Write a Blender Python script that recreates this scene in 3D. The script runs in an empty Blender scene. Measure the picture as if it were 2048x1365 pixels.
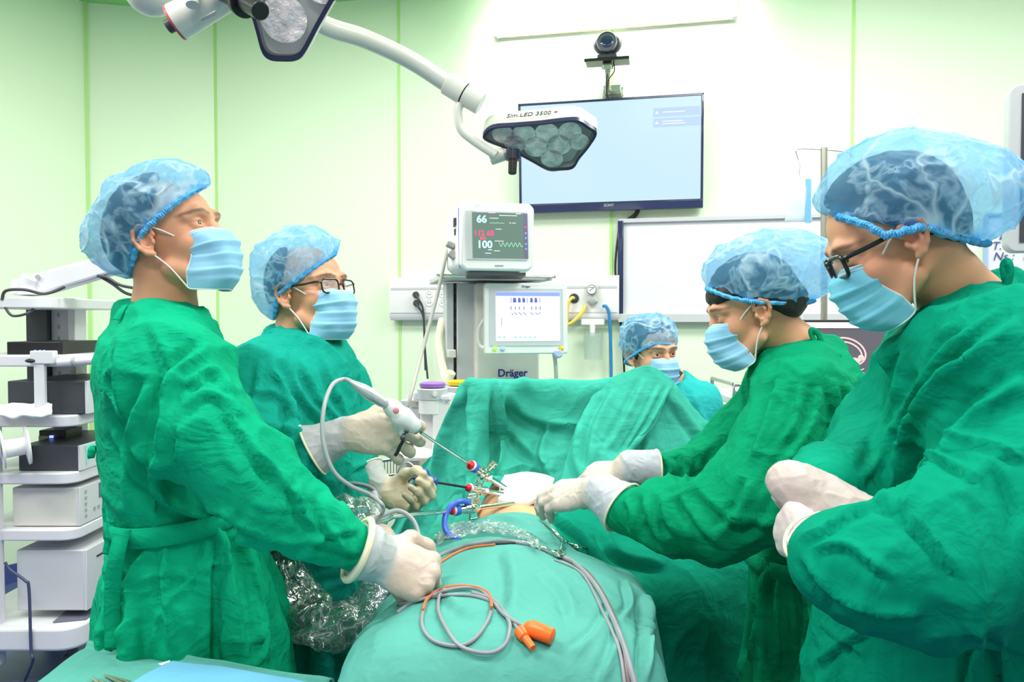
import bpy, math, random
import numpy as np
from mathutils import Vector, Matrix
R = math.radians
rnd = random.Random(7)
S = bpy.context.scene
COL = S.collection

# ---------------------------------------------------------------- camera, world, light, exposure
CAMZ = 1.42
FPX = 1500.0
PITCH = math.atan2(42.0, FPX)
cd = bpy.data.cameras.new('camera'); cd.sensor_width = 36; cd.lens = FPX / 2048 * 36; cd.clip_start = .02
cam = bpy.data.objects.new('camera', cd); COL.objects.link(cam)
cam.location = (0, 0, CAMZ); cam.rotation_euler = (R(90) - PITCH, 0, 0)
S.camera = cam
w = bpy.data.worlds.new('room_light'); S.world = w; w.use_nodes = True
bgn = w.node_tree.nodes['Background']; bgn.inputs[0].default_value = (.96, .98, 1, 1); bgn.inputs[1].default_value = .30
S.view_settings.view_transform = 'Standard'; S.view_settings.look = 'None'
S.view_settings.gamma = 1; S.view_settings.exposure = .70; S.view_settings.use_curve_mapping = False
S.cycles.use_denoising = True
S.cycles.max_bounces = 8; S.cycles.transparent_max_bounces = 16; S.cycles.sample_clamp_indirect = 6
S.cycles.caustics_reflective = False; S.cycles.caustics_refractive = False

def area(name, loc, sx, sy, power, col=(1, 1, 1), rot=(0, 0, 0), spread=180):
    l = bpy.data.lights.new(name, 'AREA'); l.shape = 'RECTANGLE'; l.size = sx; l.size_y = sy
    l.energy = power; l.color = col; l.spread = R(spread)
    o = bpy.data.objects.new(name, l); COL.objects.link(o); o.location = loc; o.rotation_euler = rot
    return o
CEIL = 3.25
PANELS = [(-1.3, .9), (1.2, .7), (-1.1, 2.6), (1.3, 2.4), (-.1, -.9), (2.9, 1.4), (-3.0, 1.4)]
for i, (x, y) in enumerate(PANELS):
    area('ceiling_panel_light', (x, y, CEIL - .03), 1.15, .55, 29, (1, .99, .96))

_f = np.array([0, math.cos(PITCH), -math.sin(PITCH)]); _u = np.array([0, math.sin(PITCH), math.cos(PITCH)])
def ray(px, py):
    a = (px - 1024) / FPX; b = -(py - 682.5) / FPX
    return _f + _u * b + np.array([1, 0, 0]) * a
def P(px, py, Y):
    d = ray(px, py); d = d / d[1]
    return np.array([0, 0, CAMZ]) + d * Y
def PX(Y): return Y / FPX                       # metres per photo pixel at distance Y
def proj(V):
    q = V - np.array([0, 0, CAMZ]); z = q @ _f
    z = np.maximum(z, 1e-3)
    return 1024 + FPX * q[:, 0] / z, 682.5 - FPX * (q @ _u) / z
def onplane(px, py, p0, n):
    d = ray(px, py); o = np.array([0, 0, CAMZ]); n = np.array(n, float)
    return o + d * (((np.array(p0) - o) @ n) / (d @ n))

# ---------------------------------------------------------------- materials
MATS = {}
def mat(name, col, rough=.5, metal=0, emit=None, es=1, alpha=1, trans=0, ior=1.45, bump=0, bscale=30, bdist=.002,
        var=.0, vscale=6, coat=0, attr=False, sss=0, sssr=(1, .35, .2), sheen=0, translucent=0, aniso=None, spec=.5):
    if name in MATS: return MATS[name]
    m = bpy.data.materials.new(name); m.use_nodes = True; MATS[name] = m
    nt = m.node_tree; N = nt.nodes; L = nt.links; b = N['Principled BSDF']; out = N['Material Output']
    b.inputs['Base Color'].default_value = (*col, 1); b.inputs['Roughness'].default_value = rough
    b.inputs['Metallic'].default_value = metal; b.inputs['IOR'].default_value = ior
    b.inputs['Coat Weight'].default_value = coat; b.inputs['Transmission Weight'].default_value = trans
    b.inputs['Alpha'].default_value = alpha; b.inputs['Specular IOR Level'].default_value = spec
    if sheen: b.inputs['Sheen Weight'].default_value = sheen; b.inputs['Sheen Roughness'].default_value = .4
    if sss:
        b.inputs['Subsurface Weight'].default_value = sss; b.inputs['Subsurface Radius'].default_value = sssr
        b.inputs['Subsurface Scale'].default_value = .008
    if emit: b.inputs['Emission Color'].default_value = (*emit, 1); b.inputs['Emission Strength'].default_value = es
    tc = N.new('ShaderNodeTexCoord'); no = N.new('ShaderNodeTexNoise'); no.inputs['Scale'].default_value = vscale
    no.inputs['Detail'].default_value = 4; L.new(tc.outputs['Object'], no.inputs['Vector'])
    mx = N.new('ShaderNodeMix'); mx.data_type = 'RGBA'; mx.blend_type = 'MULTIPLY'
    mx.inputs[0].default_value = 1
    if attr:
        at = N.new('ShaderNodeAttribute'); at.attribute_name = 'Col'; L.new(at.outputs['Color'], mx.inputs[6])
    else: mx.inputs[6].default_value = (*col, 1)
    cr = N.new('ShaderNodeMapRange'); cr.inputs[1].default_value = .3; cr.inputs[2].default_value = .7
    cr.inputs[3].default_value = 1 - max(var, .015); cr.inputs[4].default_value = 1 + max(var, .015) * .6
    L.new(no.outputs[0], cr.inputs[0]); L.new(cr.outputs[0], mx.inputs[7]); L.new(mx.outputs[2], b.inputs['Base Color'])
    if bump:
        n2 = N.new('ShaderNodeTexNoise'); n2.inputs['Scale'].default_value = bscale; n2.inputs['Detail'].default_value = 5
        src = tc.outputs['Object']
        if aniso:
            mp = N.new('ShaderNodeMapping'); mp.inputs['Scale'].default_value = aniso; L.new(src, mp.inputs['Vector']); src = mp.outputs[0]
        L.new(src, n2.inputs['Vector'])
        bp = N.new('ShaderNodeBump'); bp.inputs['Strength'].default_value = bump; bp.inputs['Distance'].default_value = bdist
        L.new(n2.outputs[0], bp.inputs['Height']); L.new(bp.outputs[0], b.inputs['Normal'])
    if translucent:
        tr = N.new('ShaderNodeBsdfTranslucent'); L.new(mx.outputs[2], tr.inputs[0])
        ms = N.new('ShaderNodeMixShader'); ms.inputs[0].default_value = translucent
        L.new(b.outputs[0], ms.inputs[1]); L.new(tr.outputs[0], ms.inputs[2]); L.new(ms.outputs[0], out.inputs[0])
    return m

def cloth(name, col, var=.1, bump=.5, fine=True):
    """woven cotton: crumple creases (two stretched ridge noises) plus a fine weave"""
    if name in MATS: return MATS[name]
    m = mat(name, col, rough=.85, var=var, vscale=5, spec=.05)
    nt = m.node_tree; N = nt.nodes; L = nt.links; b = N['Principled BSDF']; tc = [n for n in N if n.type == 'TEX_COORD'][0]
    prev = None
    for sc, st, di, ra in ((6, 1, .014, (1, 1, .4)), (13, 1, .008, (.45, 1, 1)), (34, .7, .0028, (1, 1, 1)), (330, .3, .0006, (1, 1, 1))):
        mp = N.new('ShaderNodeMapping'); mp.inputs['Scale'].default_value = ra; mp.inputs['Rotation'].default_value = (.4, .3, sc)
        no = N.new('ShaderNodeTexNoise'); no.inputs['Scale'].default_value = sc; no.inputs['Detail'].default_value = 3
        no.inputs['Distortion'].default_value = .7
        L.new(tc.outputs['Object'], mp.inputs[0]); L.new(mp.outputs[0], no.inputs['Vector'])
        a = N.new('ShaderNodeMath'); a.operation = 'SUBTRACT'; a.inputs[1].default_value = .5; L.new(no.outputs[0], a.inputs[0])
        ab = N.new('ShaderNodeMath'); ab.operation = 'ABSOLUTE'; L.new(a.outputs[0], ab.inputs[0])
        bp = N.new('ShaderNodeBump'); bp.inputs['Strength'].default_value = st * bump; bp.inputs['Distance'].default_value = di * 3
        bp.invert = True
        L.new(ab.outputs[0], bp.inputs['Height'])
        if prev: L.new(prev.outputs[0], bp.inputs['Normal'])
        prev = bp
    L.new(prev.outputs[0], b.inputs['Normal'])
    return m

def capmat(name, col, a0=.38, a1=.86, sc=10):
    """thin non-woven: see-through between the crumples, denser along them"""
    m = bpy.data.materials.new(name); m.use_nodes = True; nt = m.node_tree; N = nt.nodes; L = nt.links
    b = N['Principled BSDF']; out = N['Material Output']; b.inputs['Roughness'].default_value = .6; b.inputs['Base Color'].default_value = (*col, 1)
    b.inputs['Specular IOR Level'].default_value = .3
    tc = N.new('ShaderNodeTexCoord'); hs = []
    for k, (s, ds) in enumerate(((sc, .45), (sc * 2.1, .5))):
        no = N.new('ShaderNodeTexNoise'); no.inputs['Scale'].default_value = s; no.inputs['Detail'].default_value = 3; no.inputs['Distortion'].default_value = ds
        L.new(tc.outputs['Object'], no.inputs['Vector'])
        a = N.new('ShaderNodeMath'); a.operation = 'SUBTRACT'; a.inputs[1].default_value = .5; L.new(no.outputs[0], a.inputs[0])
        ab = N.new('ShaderNodeMath'); ab.operation = 'ABSOLUTE'; L.new(a.outputs[0], ab.inputs[0])
        mr = N.new('ShaderNodeMapRange'); mr.inputs[1].default_value = 0; mr.inputs[2].default_value = .045 + .02 * k
        mr.inputs[3].default_value = 1; mr.inputs[4].default_value = 0; L.new(ab.outputs[0], mr.inputs[0]); hs.append(mr)
    mxx = N.new('ShaderNodeMath'); mxx.operation = 'MAXIMUM'; L.new(hs[0].outputs[0], mxx.inputs[0])
    sc_ = N.new('ShaderNodeMath'); sc_.operation = 'MULTIPLY'; sc_.inputs[1].default_value = .6; L.new(hs[1].outputs[0], sc_.inputs[0]); L.new(sc_.outputs[0], mxx.inputs[1])
    at = N.new('ShaderNodeAttribute'); at.attribute_name = 'Col'
    mr = N.new('ShaderNodeMapRange'); mr.inputs[3].default_value = a0; mr.inputs[4].default_value = a1; L.new(mxx.outputs[0], mr.inputs[0])
    ad = N.new('ShaderNodeMath'); ad.operation = 'ADD'; ad.use_clamp = True; L.new(mr.outputs[0], ad.inputs[0]); L.new(at.outputs['Fac'], ad.inputs[1])
    bp = N.new('ShaderNodeBump'); bp.inputs['Strength'].default_value = .5; bp.inputs['Distance'].default_value = .003
    L.new(mxx.outputs[0], bp.inputs['Height']); L.new(bp.outputs[0], b.inputs['Normal'])
    cm = N.new('ShaderNodeMix'); cm.data_type = 'RGBA'; cm.inputs[6].default_value = (*col, 1); cm.inputs[7].default_value = (.62, .84, .97, 1); L.new(mxx.outputs[0], cm.inputs[0]); L.new(cm.outputs[2], b.inputs['Base Color'])
    tr = N.new('ShaderNodeBsdfTranslucent'); L.new(cm.outputs[2], tr.inputs[0])
    ms = N.new('ShaderNodeMixShader'); ms.inputs[0].default_value = .4; L.new(b.outputs[0], ms.inputs[1]); L.new(tr.outputs[0], ms.inputs[2])
    tp = N.new('ShaderNodeBsdfTransparent'); tp.inputs[0].default_value = (.80, .92, 1, 1)
    m2 = N.new('ShaderNodeMixShader'); L.new(ad.outputs[0], m2.inputs[0]); L.new(tp.outputs[0], m2.inputs[1]); L.new(ms.outputs[0], m2.inputs[2])
    L.new(m2.outputs[0], out.inputs[0])
    return m

WHITE = mat('white_enamel', (.80, .79, .80), .35, var=.02)
OFFW = mat('cream_enamel', (.66, .64, .60), .35, var=.02)
GREY = mat('grey_plastic', (.35, .36, .38), .45)
LGREY = mat('light_grey_plastic', (.56, .57, .60), .4)
DARK = mat('charcoal_metal', (.05, .055, .065), .4, bump=.1, bscale=200)
BLACK = mat('black_plastic', (.012, .012, .015), .35)
NAVY = mat('navy_gloss', (.02, .03, .10), .12, coat=.5)
STEEL = mat('brushed_steel', (.62, .62, .60), .22, metal=1, bump=.05, bscale=90)
CHROME = mat('polished_steel', (.8, .79, .77), .1, metal=1)
TAN = mat('brass_metal', (.5, .33, .2), .35, metal=.8)
CABLE = mat('grey_cable', (.27, .28, .31), .4)
BCABLE = mat('black_cable', (.02, .02, .022), .45)
ORANGE = mat('orange_plastic', (.95, .16, .02), .35)
OCABLE = mat('orange_cable', (.55, .16, .06), .4)
RED = mat('red_plastic', (.75, .01, .03), .35)
BLUEP = mat('blue_plastic', (.02, .09, .33), .35)
BLUE2 = mat('bright_blue_silicone', (.06, .14, .75), .3)
YEL = mat('yellow_plastic', (.85, .58, .02), .4)
PURP = mat('purple_plastic', (.36, .16, .55), .4)
YHOSE = mat('yellow_hose', (.85, .62, .12), .4)
BHOSE = mat('blue_hose', (.03, .22, .55), .4)
CREAMH = mat('cream_corrugated_hose', (.75, .75, .55), .4)
GLASS = mat('clear_glass', (1, 1, 1), .02, trans=1, ior=1.3)

# ---------------------------------------------------------------- object tree
ORG = {}
def _link(name, data, parent=None):
    o = bpy.data.objects.new(name, data); COL.objects.link(o)
    if parent: o.parent = parent
    ORG[o.name] = ORG[parent.name] if parent else np.zeros(3)
    return o
def tag(o, label, cat, group=None):
    o['label'] = label; o['category'] = cat
    if group: o['group'] = group
    return o
def thing(name, loc, label, cat, group=None):
    o = bpy.data.objects.new(name, None); COL.objects.link(o); o.empty_display_size = .1
    o.location = [float(c) for c in loc]; ORG[o.name] = np.array([float(c) for c in loc])
    return tag(o, label, cat, group)
def struct(o): o['kind'] = 'structure'; return o

def mesh_np(name, V, F, m, parent=None, smooth=True, cols=None, bevel=0, sub=0, solid=0, autosm=None):
    V = np.asarray(V, float)
    me = bpy.data.meshes.new(name)
    if parent is None: org = V.mean(0) if len(V) else np.zeros(3); org = np.array([org[0], org[1], V[:, 2].min()])
    else: org = ORG[parent.name]
    V = V - org
    if isinstance(F, np.ndarray):
        k = F.shape[1]; me.vertices.add(len(V)); me.vertices.foreach_set('co', V.astype(np.float32).ravel())
        me.loops.add(F.size); me.loops.foreach_set('vertex_index', F.astype(np.int32).ravel())
        me.polygons.add(len(F)); me.polygons.foreach_set('loop_start', (np.arange(len(F)) * k).astype(np.int32))
        me.update(calc_edges=True); me.validate()
    else: me.from_pydata([tuple(v) for v in V], [], F); me.update()
    if smooth and not autosm: me.polygons.foreach_set('use_smooth', [True] * len(me.polygons))
    if cols is not None:
        a = me.color_attributes.new('Col', 'FLOAT_COLOR', 'POINT')
        c = np.ones((len(V), 4), np.float32); c[:, :3] = cols; a.data.foreach_set('color', c.ravel())
    me.materials.append(m); me.update()
    o = _link(name, me, parent)
    if parent is None: o.location = org; ORG[o.name] = org
    if autosm:
        me.polygons.foreach_set('use_smooth', [True] * len(me.polygons)); me.set_sharp_from_angle(angle=R(autosm))
    if solid: md = o.modifiers.new('solid', 'SOLIDIFY'); md.thickness = solid; md.offset = 0
    if bevel:
        md = o.modifiers.new('bevel', 'BEVEL'); md.width = bevel; md.segments = 3; md.limit_method = 'ANGLE'; md.angle_limit = R(40)
        md.harden_normals = False
    if sub: md = o.modifiers.new('sub', 'SUBSURF'); md.levels = sub; md.render_levels = sub
    return o

def frame(o, y=None, z=None, x=None):
    """4x4 with origin o; z kept approximately, y (or x) exact"""
    o = np.array(o, float)
    if x is not None:
        x = np.array(x, float); x /= np.linalg.norm(x); z = np.array(z if z is not None else (0, 0, 1), float)
        y = np.cross(z, x); y /= np.linalg.norm(y); z = np.cross(x, y)
    else:
        y = np.array(y if y is not None else (0, 1, 0), float); y /= np.linalg.norm(y); z = np.array(z if z is not None else (0, 0, 1), float)
        x = np.cross(y, z); x /= np.linalg.norm(x); z = np.cross(x, y)
    M = np.eye(4); M[:3, 0] = x; M[:3, 1] = y; M[:3, 2] = z; M[:3, 3] = o
    return M
def T(M, p): return M[:3, :3] @ np.array(p, float) + M[:3, 3]

def catmull(pts, n=8, closed=False):
    p = np.array(pts, float); k = len(p)
    if k < 3 and not closed: return p
    out = []
    rng = range(k) if closed else range(k - 1)
    for i in rng:
        if closed: a, b, c, d = p[(i - 1) % k], p[i], p[(i + 1) % k], p[(i + 2) % k]
        else: a, b, c, d = p[max(i - 1, 0)], p[i], p[i + 1], p[min(i + 2, k - 1)]
        for t in np.arange(n) / n:
            out.append(.5 * ((2 * b) + (-a + c) * t + (2 * a - 5 * b + 4 * c - d) * t * t + (-a + 3 * b - 3 * c + d) * t ** 3))
    if not closed: out.append(p[-1])
    return np.array(out)

class MB:
    def __init__(s, M=None): s.V = []; s.F = []; s.M = np.eye(4) if M is None else M
    def add(s, V, F):
        k = len(s.V); s.V += [tuple(T(s.M, v)) for v in V]; s.F += [tuple(i + k for i in f) for f in F]; return s
    def box(s, c, d, rz=0, rx=0, ry=0):
        c = np.array(c, float); h = np.array(d, float) / 2
        Rm = np.array((Matrix.Rotation(rz, 3, 'Z') @ Matrix.Rotation(ry, 3, 'Y') @ Matrix.Rotation(rx, 3, 'X')))
        V = [c + Rm @ (h * np.array(q)) for q in ((-1, -1, -1), (1, -1, -1), (1, 1, -1), (-1, 1, -1), (-1, -1, 1), (1, -1, 1), (1, 1, 1), (-1, 1, 1))]
        return s.add(V, [(0, 3, 2, 1), (4, 5, 6, 7), (0, 1, 5, 4), (1, 2, 6, 5), (2, 3, 7, 6), (3, 0, 4, 7)])
    def tube(s, pts, r, n=10, closed=False, cap=True):
        p = np.array(pts, float); k = len(p); r = np.broadcast_to(np.array(r, float), (k,))
        t = np.gradient(p, axis=0)
        if closed: t = np.roll(p, -1, 0) - np.roll(p, 1, 0)
        t /= np.linalg.norm(t, axis=1)[:, None] + 1e-12
        a = np.array([0, 0, 1.]) if abs(t[0][2]) < .9 else np.array([1., 0, 0]); V = []; F = []
        nrm = np.cross(t[0], a); nrm /= np.linalg.norm(nrm)
        for i in range(k):
            nrm = nrm - t[i] * (nrm @ t[i]); nrm /= np.linalg.norm(nrm); bn = np.cross(t[i], nrm)
            for j in range(n):
                th = 2 * math.pi * j / n; V.append(p[i] + r[i] * (math.cos(th) * nrm + math.sin(th) * bn))
        for i in range(k if closed else k - 1):
            for j in range(n):
                a0 = i * n + j; a1 = i * n + (j + 1) % n; ii = (i + 1) % k
                F.append((a0, a1, ii * n + (j + 1) % n, ii * n + j))
        if cap and not closed: F.append(tuple(range(n))[::-1]); F.append(tuple((k - 1) * n + j for j in range(n)))
        return s.add(V, F)
    def cyl(s, a, b, r, r2=None, n=28): return s.tube([a, b], [r, r if r2 is None else r2], n)
    def lathe(s, prof, a, ax, n=28):
        """prof: (distance along axis, radius)"""
        ax = np.array(ax, float); ax /= np.linalg.norm(ax); a = np.array(a, float)
        q = np.array([0, 0, 1.]) if abs(ax[2]) < .9 else np.array([1., 0, 0]); e = np.cross(q, ax); e /= np.linalg.norm(e); f = np.cross(ax, e)
        V = []; F = []
        for (d, r) in prof:
            for j in range(n):
                th = 2 * math.pi * j / n; V.append(a + ax * d + max(r, 1e-4) * (math.cos(th) * e + math.sin(th) * f))
        for i in range(len(prof) - 1):
            for j in range(n): F.append((i * n + j, i * n + (j + 1) % n, (i + 1) * n + (j + 1) % n, (i + 1) * n + j))
        F.append(tuple(range(n))[::-1]); F.append(tuple((len(prof) - 1) * n + j for j in range(n)))
        return s.add(V, F)
    def prism(s, poly, ext):
        """poly: 3-D points, ext: 3-D vector"""
        p = [np.array(q, float) for q in poly]; e = np.array(ext, float); k = len(p)
        F = [tuple(range(k))[::-1], tuple(range(k, 2 * k))] + [(i, (i + 1) % k, (i + 1) % k + k, i + k) for i in range(k)]
        nn = sum((np.cross(p[i] - p[0], p[(i + 1) % k] - p[0]) for i in range(k)), np.zeros(3))
        if nn @ e < 0: F = [f[::-1] for f in F]
        return s.add(p + [q + e for q in p], F)
    def ball(s, c, r, n=20, m=12):
        c = np.array(c, float); r = np.broadcast_to(np.array(r, float), (3,)); V = []; F = []
        for i in range(m + 1):
            ph = math.pi * i / m
            for j in range(n):
                th = 2 * math.pi * j / n; V.append(c + r * np.array([math.sin(ph) * math.cos(th), math.sin(ph) * math.sin(th), math.cos(ph)]))
        for i in range(m):
            for j in range(n): F.append((i * n + j, (i + 1) * n + j, (i + 1) * n + (j + 1) % n, i * n + (j + 1) % n))
        return s.add(V, F)
    def build(s, name, m, parent=None, bevel=0, smooth=False, autosm=40, **k):
        return mesh_np(name, np.array(s.V), s.F, m, parent, smooth=smooth, bevel=bevel, autosm=autosm, **k)

def text(txt, size, M, m, parent, name='lettering', ext=.0006, align='CENTER', shear=0, bold=0):
    cu = bpy.data.curves.new('t', 'FONT'); cu.body = txt; cu.size = size; cu.extrude = ext; cu.align_x = align; cu.align_y = 'CENTER'; cu.shear = shear
    cu.resolution_u = 3; cu.offset = bold * size
    o = bpy.data.objects.new('t', cu); COL.objects.link(o)
    dg = bpy.context.evaluated_depsgraph_get(); me = bpy.data.meshes.new_from_object(o.evaluated_get(dg))
    V = [T(M, v.co) for v in me.vertices]; F = [tuple(p.vertices) for p in me.polygons]
    bpy.data.objects.remove(o); bpy.data.curves.remove(cu); bpy.data.meshes.remove(me)
    return mesh_np(name, np.array(V), F, m, parent, smooth=False)
def rrect(w_, h, r, n=5):
    o = []
    for cx, cy, a in ((w_ / 2 - r, h / 2 - r, 0), (-w_ / 2 + r, h / 2 - r, 90), (-w_ / 2 + r, -h / 2 + r, 180), (w_ / 2 - r, -h / 2 + r, 270)):
        for i in range(n + 1): t = R(a + 90 * i / n); o.append((cx + r * math.cos(t), cy + r * math.sin(t)))
    return o

# ---------------------------------------------------------------- implicit surfaces on a rectilinear grid
class SDF:
    def __init__(s, xs, ys, zs):
        s.x, s.y, s.z = [np.asarray(a, np.float32) for a in (xs, ys, zs)]
        s.F = np.full((len(s.x), len(s.y), len(s.z)), 1.0, np.float32)
    def _box(s, lo, hi):
        sl = []; cs = []
        for a, l, h in zip((s.x, s.y, s.z), lo, hi):
            i = max(int(np.searchsorted(a, l)) - 1, 0); j = min(int(np.searchsorted(a, h)) + 1, len(a)); sl.append(slice(i, j)); cs.append(a[i:j])
        return tuple(sl), cs
    def put(s, fn, lo, hi, k=0, sub=False, pad=.05):
        lo = np.array(lo) - pad; hi = np.array(hi) + pad
        sl, (x, y, z) = s._box(lo, hi)
        if min(len(x), len(y), len(z)) == 0: return s
        d = fn(x[:, None, None], y[None, :, None], z[None, None, :]).astype(np.float32)
        A = s.F[sl]
        if sub: d = -d
        if k > 0:
            h = np.maximum(k - np.abs(A - d), 0) / k
            q = h * h * k * .25
        else: q = 0
        s.F[sl] = (np.maximum(A, d) + q) if sub else (np.minimum(A, d) - q)
        return s
    def cap(s, a, b, ra, rb, k=0, sub=False, flat=None):
        a = np.array(a, np.float32); b = np.array(b, np.float32); ba = b - a; L2 = float(ba @ ba) + 1e-12
        fl = None
        if flat is not None: fl = np.array(flat[0], np.float32); fl = fl / np.linalg.norm(fl); fs = flat[1]
        def fn(x, y, z):
            px, py, pz = x - a[0], y - a[1], z - a[2]
            t = np.clip((px * ba[0] + py * ba[1] + pz * ba[2]) / L2, 0, 1)
            dx, dy, dz = px - t * ba[0], py - t * ba[1], pz - t * ba[2]
            d2 = dx * dx + dy * dy + dz * dz
            if fl is not None:
                q = dx * fl[0] + dy * fl[1] + dz * fl[2]; d2 = d2 + (fs * fs - 1) * q * q
            return np.sqrt(d2) - (ra + (rb - ra) * t)
        m_ = max(ra, rb); return s.put(fn, np.minimum(a, b) - m_, np.maximum(a, b) + m_, k, sub)
    def chain(s, pts, rs, k=.01, flat=None):
        for i in range(len(pts) - 1): s.cap(pts[i], pts[i + 1], rs[i], rs[i + 1], k, flat=flat)
        return s
    def ell(s, M, c, r, k=0, sub=False):
        """ellipsoid with centre c and radii r in frame M"""
        r = np.array(r, np.float32); A = M[:3, :3].astype(np.float32); o = T(M, c)
        ext = np.sqrt(((A * r) ** 2).sum(1))
        def fn(x, y, z):
            px, py, pz = x - o[0], y - o[1], z - o[2]
            q = [(px * A[0, i] + py * A[1, i] + pz * A[2, i]) / r[i] for i in range(3)]
            k0 = np.sqrt(q[0] ** 2 + q[1] ** 2 + q[2] ** 2) + 1e-6
            k1 = np.sqrt((q[0] / r[0]) ** 2 + (q[1] / r[1]) ** 2 + (q[2] / r[2]) ** 2) + 1e-6
            return k0 * (k0 - 1) / k1
        return s.put(fn, o - ext, o + ext, k, sub)
    def half(s, p, n, k=0, lo=None, hi=None):
        """remove everything on the +n side of the plane"""
        n = np.array(n, float); n /= np.linalg.norm(n)
        lo = lo if lo is not None else (s.x[0], s.y[0], s.z[0]); hi = hi if hi is not None else (s.x[-1], s.y[-1], s.z[-1])
        return s.put(lambda x, y, z: -((x - p[0]) * n[0] + (y - p[1]) * n[1] + (z - p[2]) * n[2]), lo, hi, k, True)
    def stack(s, lev, k=0, yaw=0, pleat=None, p=2.0):
        """lev rows: z, cx, cy, rx, ry (rx across the picture, ry in depth). pleat=(fn(theta, z) -> extra radius factor)"""
        lev = sorted(lev); L = np.array(lev, np.float32); z0, z1 = L[0, 0], L[-1, 0]
        zz = np.linspace(z0, z1, 160); C_ = [np.interp(zz, L[:, 0], L[:, i]) for i in range(1, 5)]
        ker = np.hanning(15); ker /= ker.sum()
        C_ = [np.convolve(np.pad(c, 7, 'edge'), ker, 'valid') for c in C_]
        cy_, sy_ = math.cos(yaw), math.sin(yaw)
        def fn(x, y, z):
            cx, cy, rx, ry = [np.interp(z, zz, c) for c in C_]
            dx = x - cx; dy = y - cy; u = dx * cy_ + dy * sy_; v = -dx * sy_ + dy * cy_
            if pleat is not None:
                th = np.arctan2(v / ry, u / rx); f = 1 + pleat(th, z)
            else: f = 1
            q = (np.abs(u / rx) ** p + np.abs(v / ry) ** p) ** (1 / p)
            d = (q - f) * np.minimum(rx, ry)
            return np.maximum(d, np.maximum(z - z1, z0 - z))
        m_ = float(max(L[:, 3].max(), L[:, 4].max())) * 1.15
        return s.put(fn, (L[:, 1].min() - m_, L[:, 2].min() - m_, z0), (L[:, 1].max() + m_, L[:, 2].max() + m_, z1), k)
    def mesh(s, smooth=1):
        F = s.F; I = F < 0; n = F.shape
        cnt = np.zeros((n[0] - 1, n[1] - 1, n[2] - 1), np.uint8)
        for dx in (0, 1):
            for dy in (0, 1):
                for dz in (0, 1): cnt += I[dx:n[0] - 1 + dx, dy:n[1] - 1 + dy, dz:n[2] - 1 + dz]
        act = (cnt > 0) & (cnt < 8); ci = np.argwhere(act); idx = np.full(act.shape, -1, np.int32); idx[act] = np.arange(len(ci))
        acc = np.zeros((len(ci), 3)); num = np.zeros(len(ci))
        co = [(a, b, c) for a in (0, 1) for b in (0, 1) for c in (0, 1)]
        ax_ = (s.x, s.y, s.z)
        for A in co:
            for d in range(3):
                if A[d]: continue
                B = list(A); B[d] = 1
                ia = ci + np.array(A); ib = ci + np.array(B)
                fa = F[ia[:, 0], ia[:, 1], ia[:, 2]]; fb = F[ib[:, 0], ib[:, 1], ib[:, 2]]
                mk = (fa < 0) != (fb < 0)
                t = np.where(mk, fa / np.where(mk, fa - fb, 1), 0)
                for e in range(3):
                    pa = ax_[e][ia[:, e]]; pb = ax_[e][ib[:, e]]
                    acc[:, e] += np.where(mk, pa + (pb - pa) * t, 0)
                num += mk
        V = acc / num[:, None]; Q = []
        for d in range(3):
            e, f = (d + 1) % 3, (d + 2) % 3
            a = np.argwhere(I.take(range(0, n[d] - 1), d) != I.take(range(1, n[d]), d))
            a = a[(a[:, e] > 0) & (a[:, f] > 0) & (a[:, e] < n[e] - 1) & (a[:, f] < n[f] - 1)]
            if not len(a): continue
            ins = I[a[:, 0], a[:, 1], a[:, 2]]
            def ce(de, df):
                q = a.copy(); q[:, e] += de; q[:, f] += df; return idx[q[:, 0], q[:, 1], q[:, 2]]
            q = np.stack([ce(-1, -1), ce(0, -1), ce(0, 0), ce(-1, 0)], 1)
            q[~ins] = q[~ins][:, ::-1]; Q.append(q)
        Q = np.concatenate(Q); Q = Q[(Q >= 0).all(1)]
        V = lap(V, Q, smooth)
        return V, Q

def lap(V, Q, it=1, w=.5):
    if it <= 0: return V
    k = Q.shape[1]
    E = np.concatenate([Q[:, [i, (i + 1) % k]] for i in range(k)]); E = np.concatenate([E, E[:, ::-1]])
    deg = np.bincount(E[:, 0], minlength=len(V))[:, None] + 1e-9
    for _ in range(it):
        A = np.stack([np.bincount(E[:, 0], weights=V[E[:, 1], c], minlength=len(V)) for c in range(3)], 1) / deg
        V = V + (A - V) * w
    return V
def normals(V, Q):
    a = V[Q[:, 2]] - V[Q[:, 0]]; b = V[Q[:, 3 if Q.shape[1] > 3 else 1]] - V[Q[:, 1]]
    fn = np.cross(a, b); N = np.zeros_like(V)
    for i in range(Q.shape[1]):
        for c in range(3): N[:, c] += np.bincount(Q[:, i], weights=fn[:, c], minlength=len(V))
    return N / (np.linalg.norm(N, axis=1)[:, None] + 1e-12)

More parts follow.
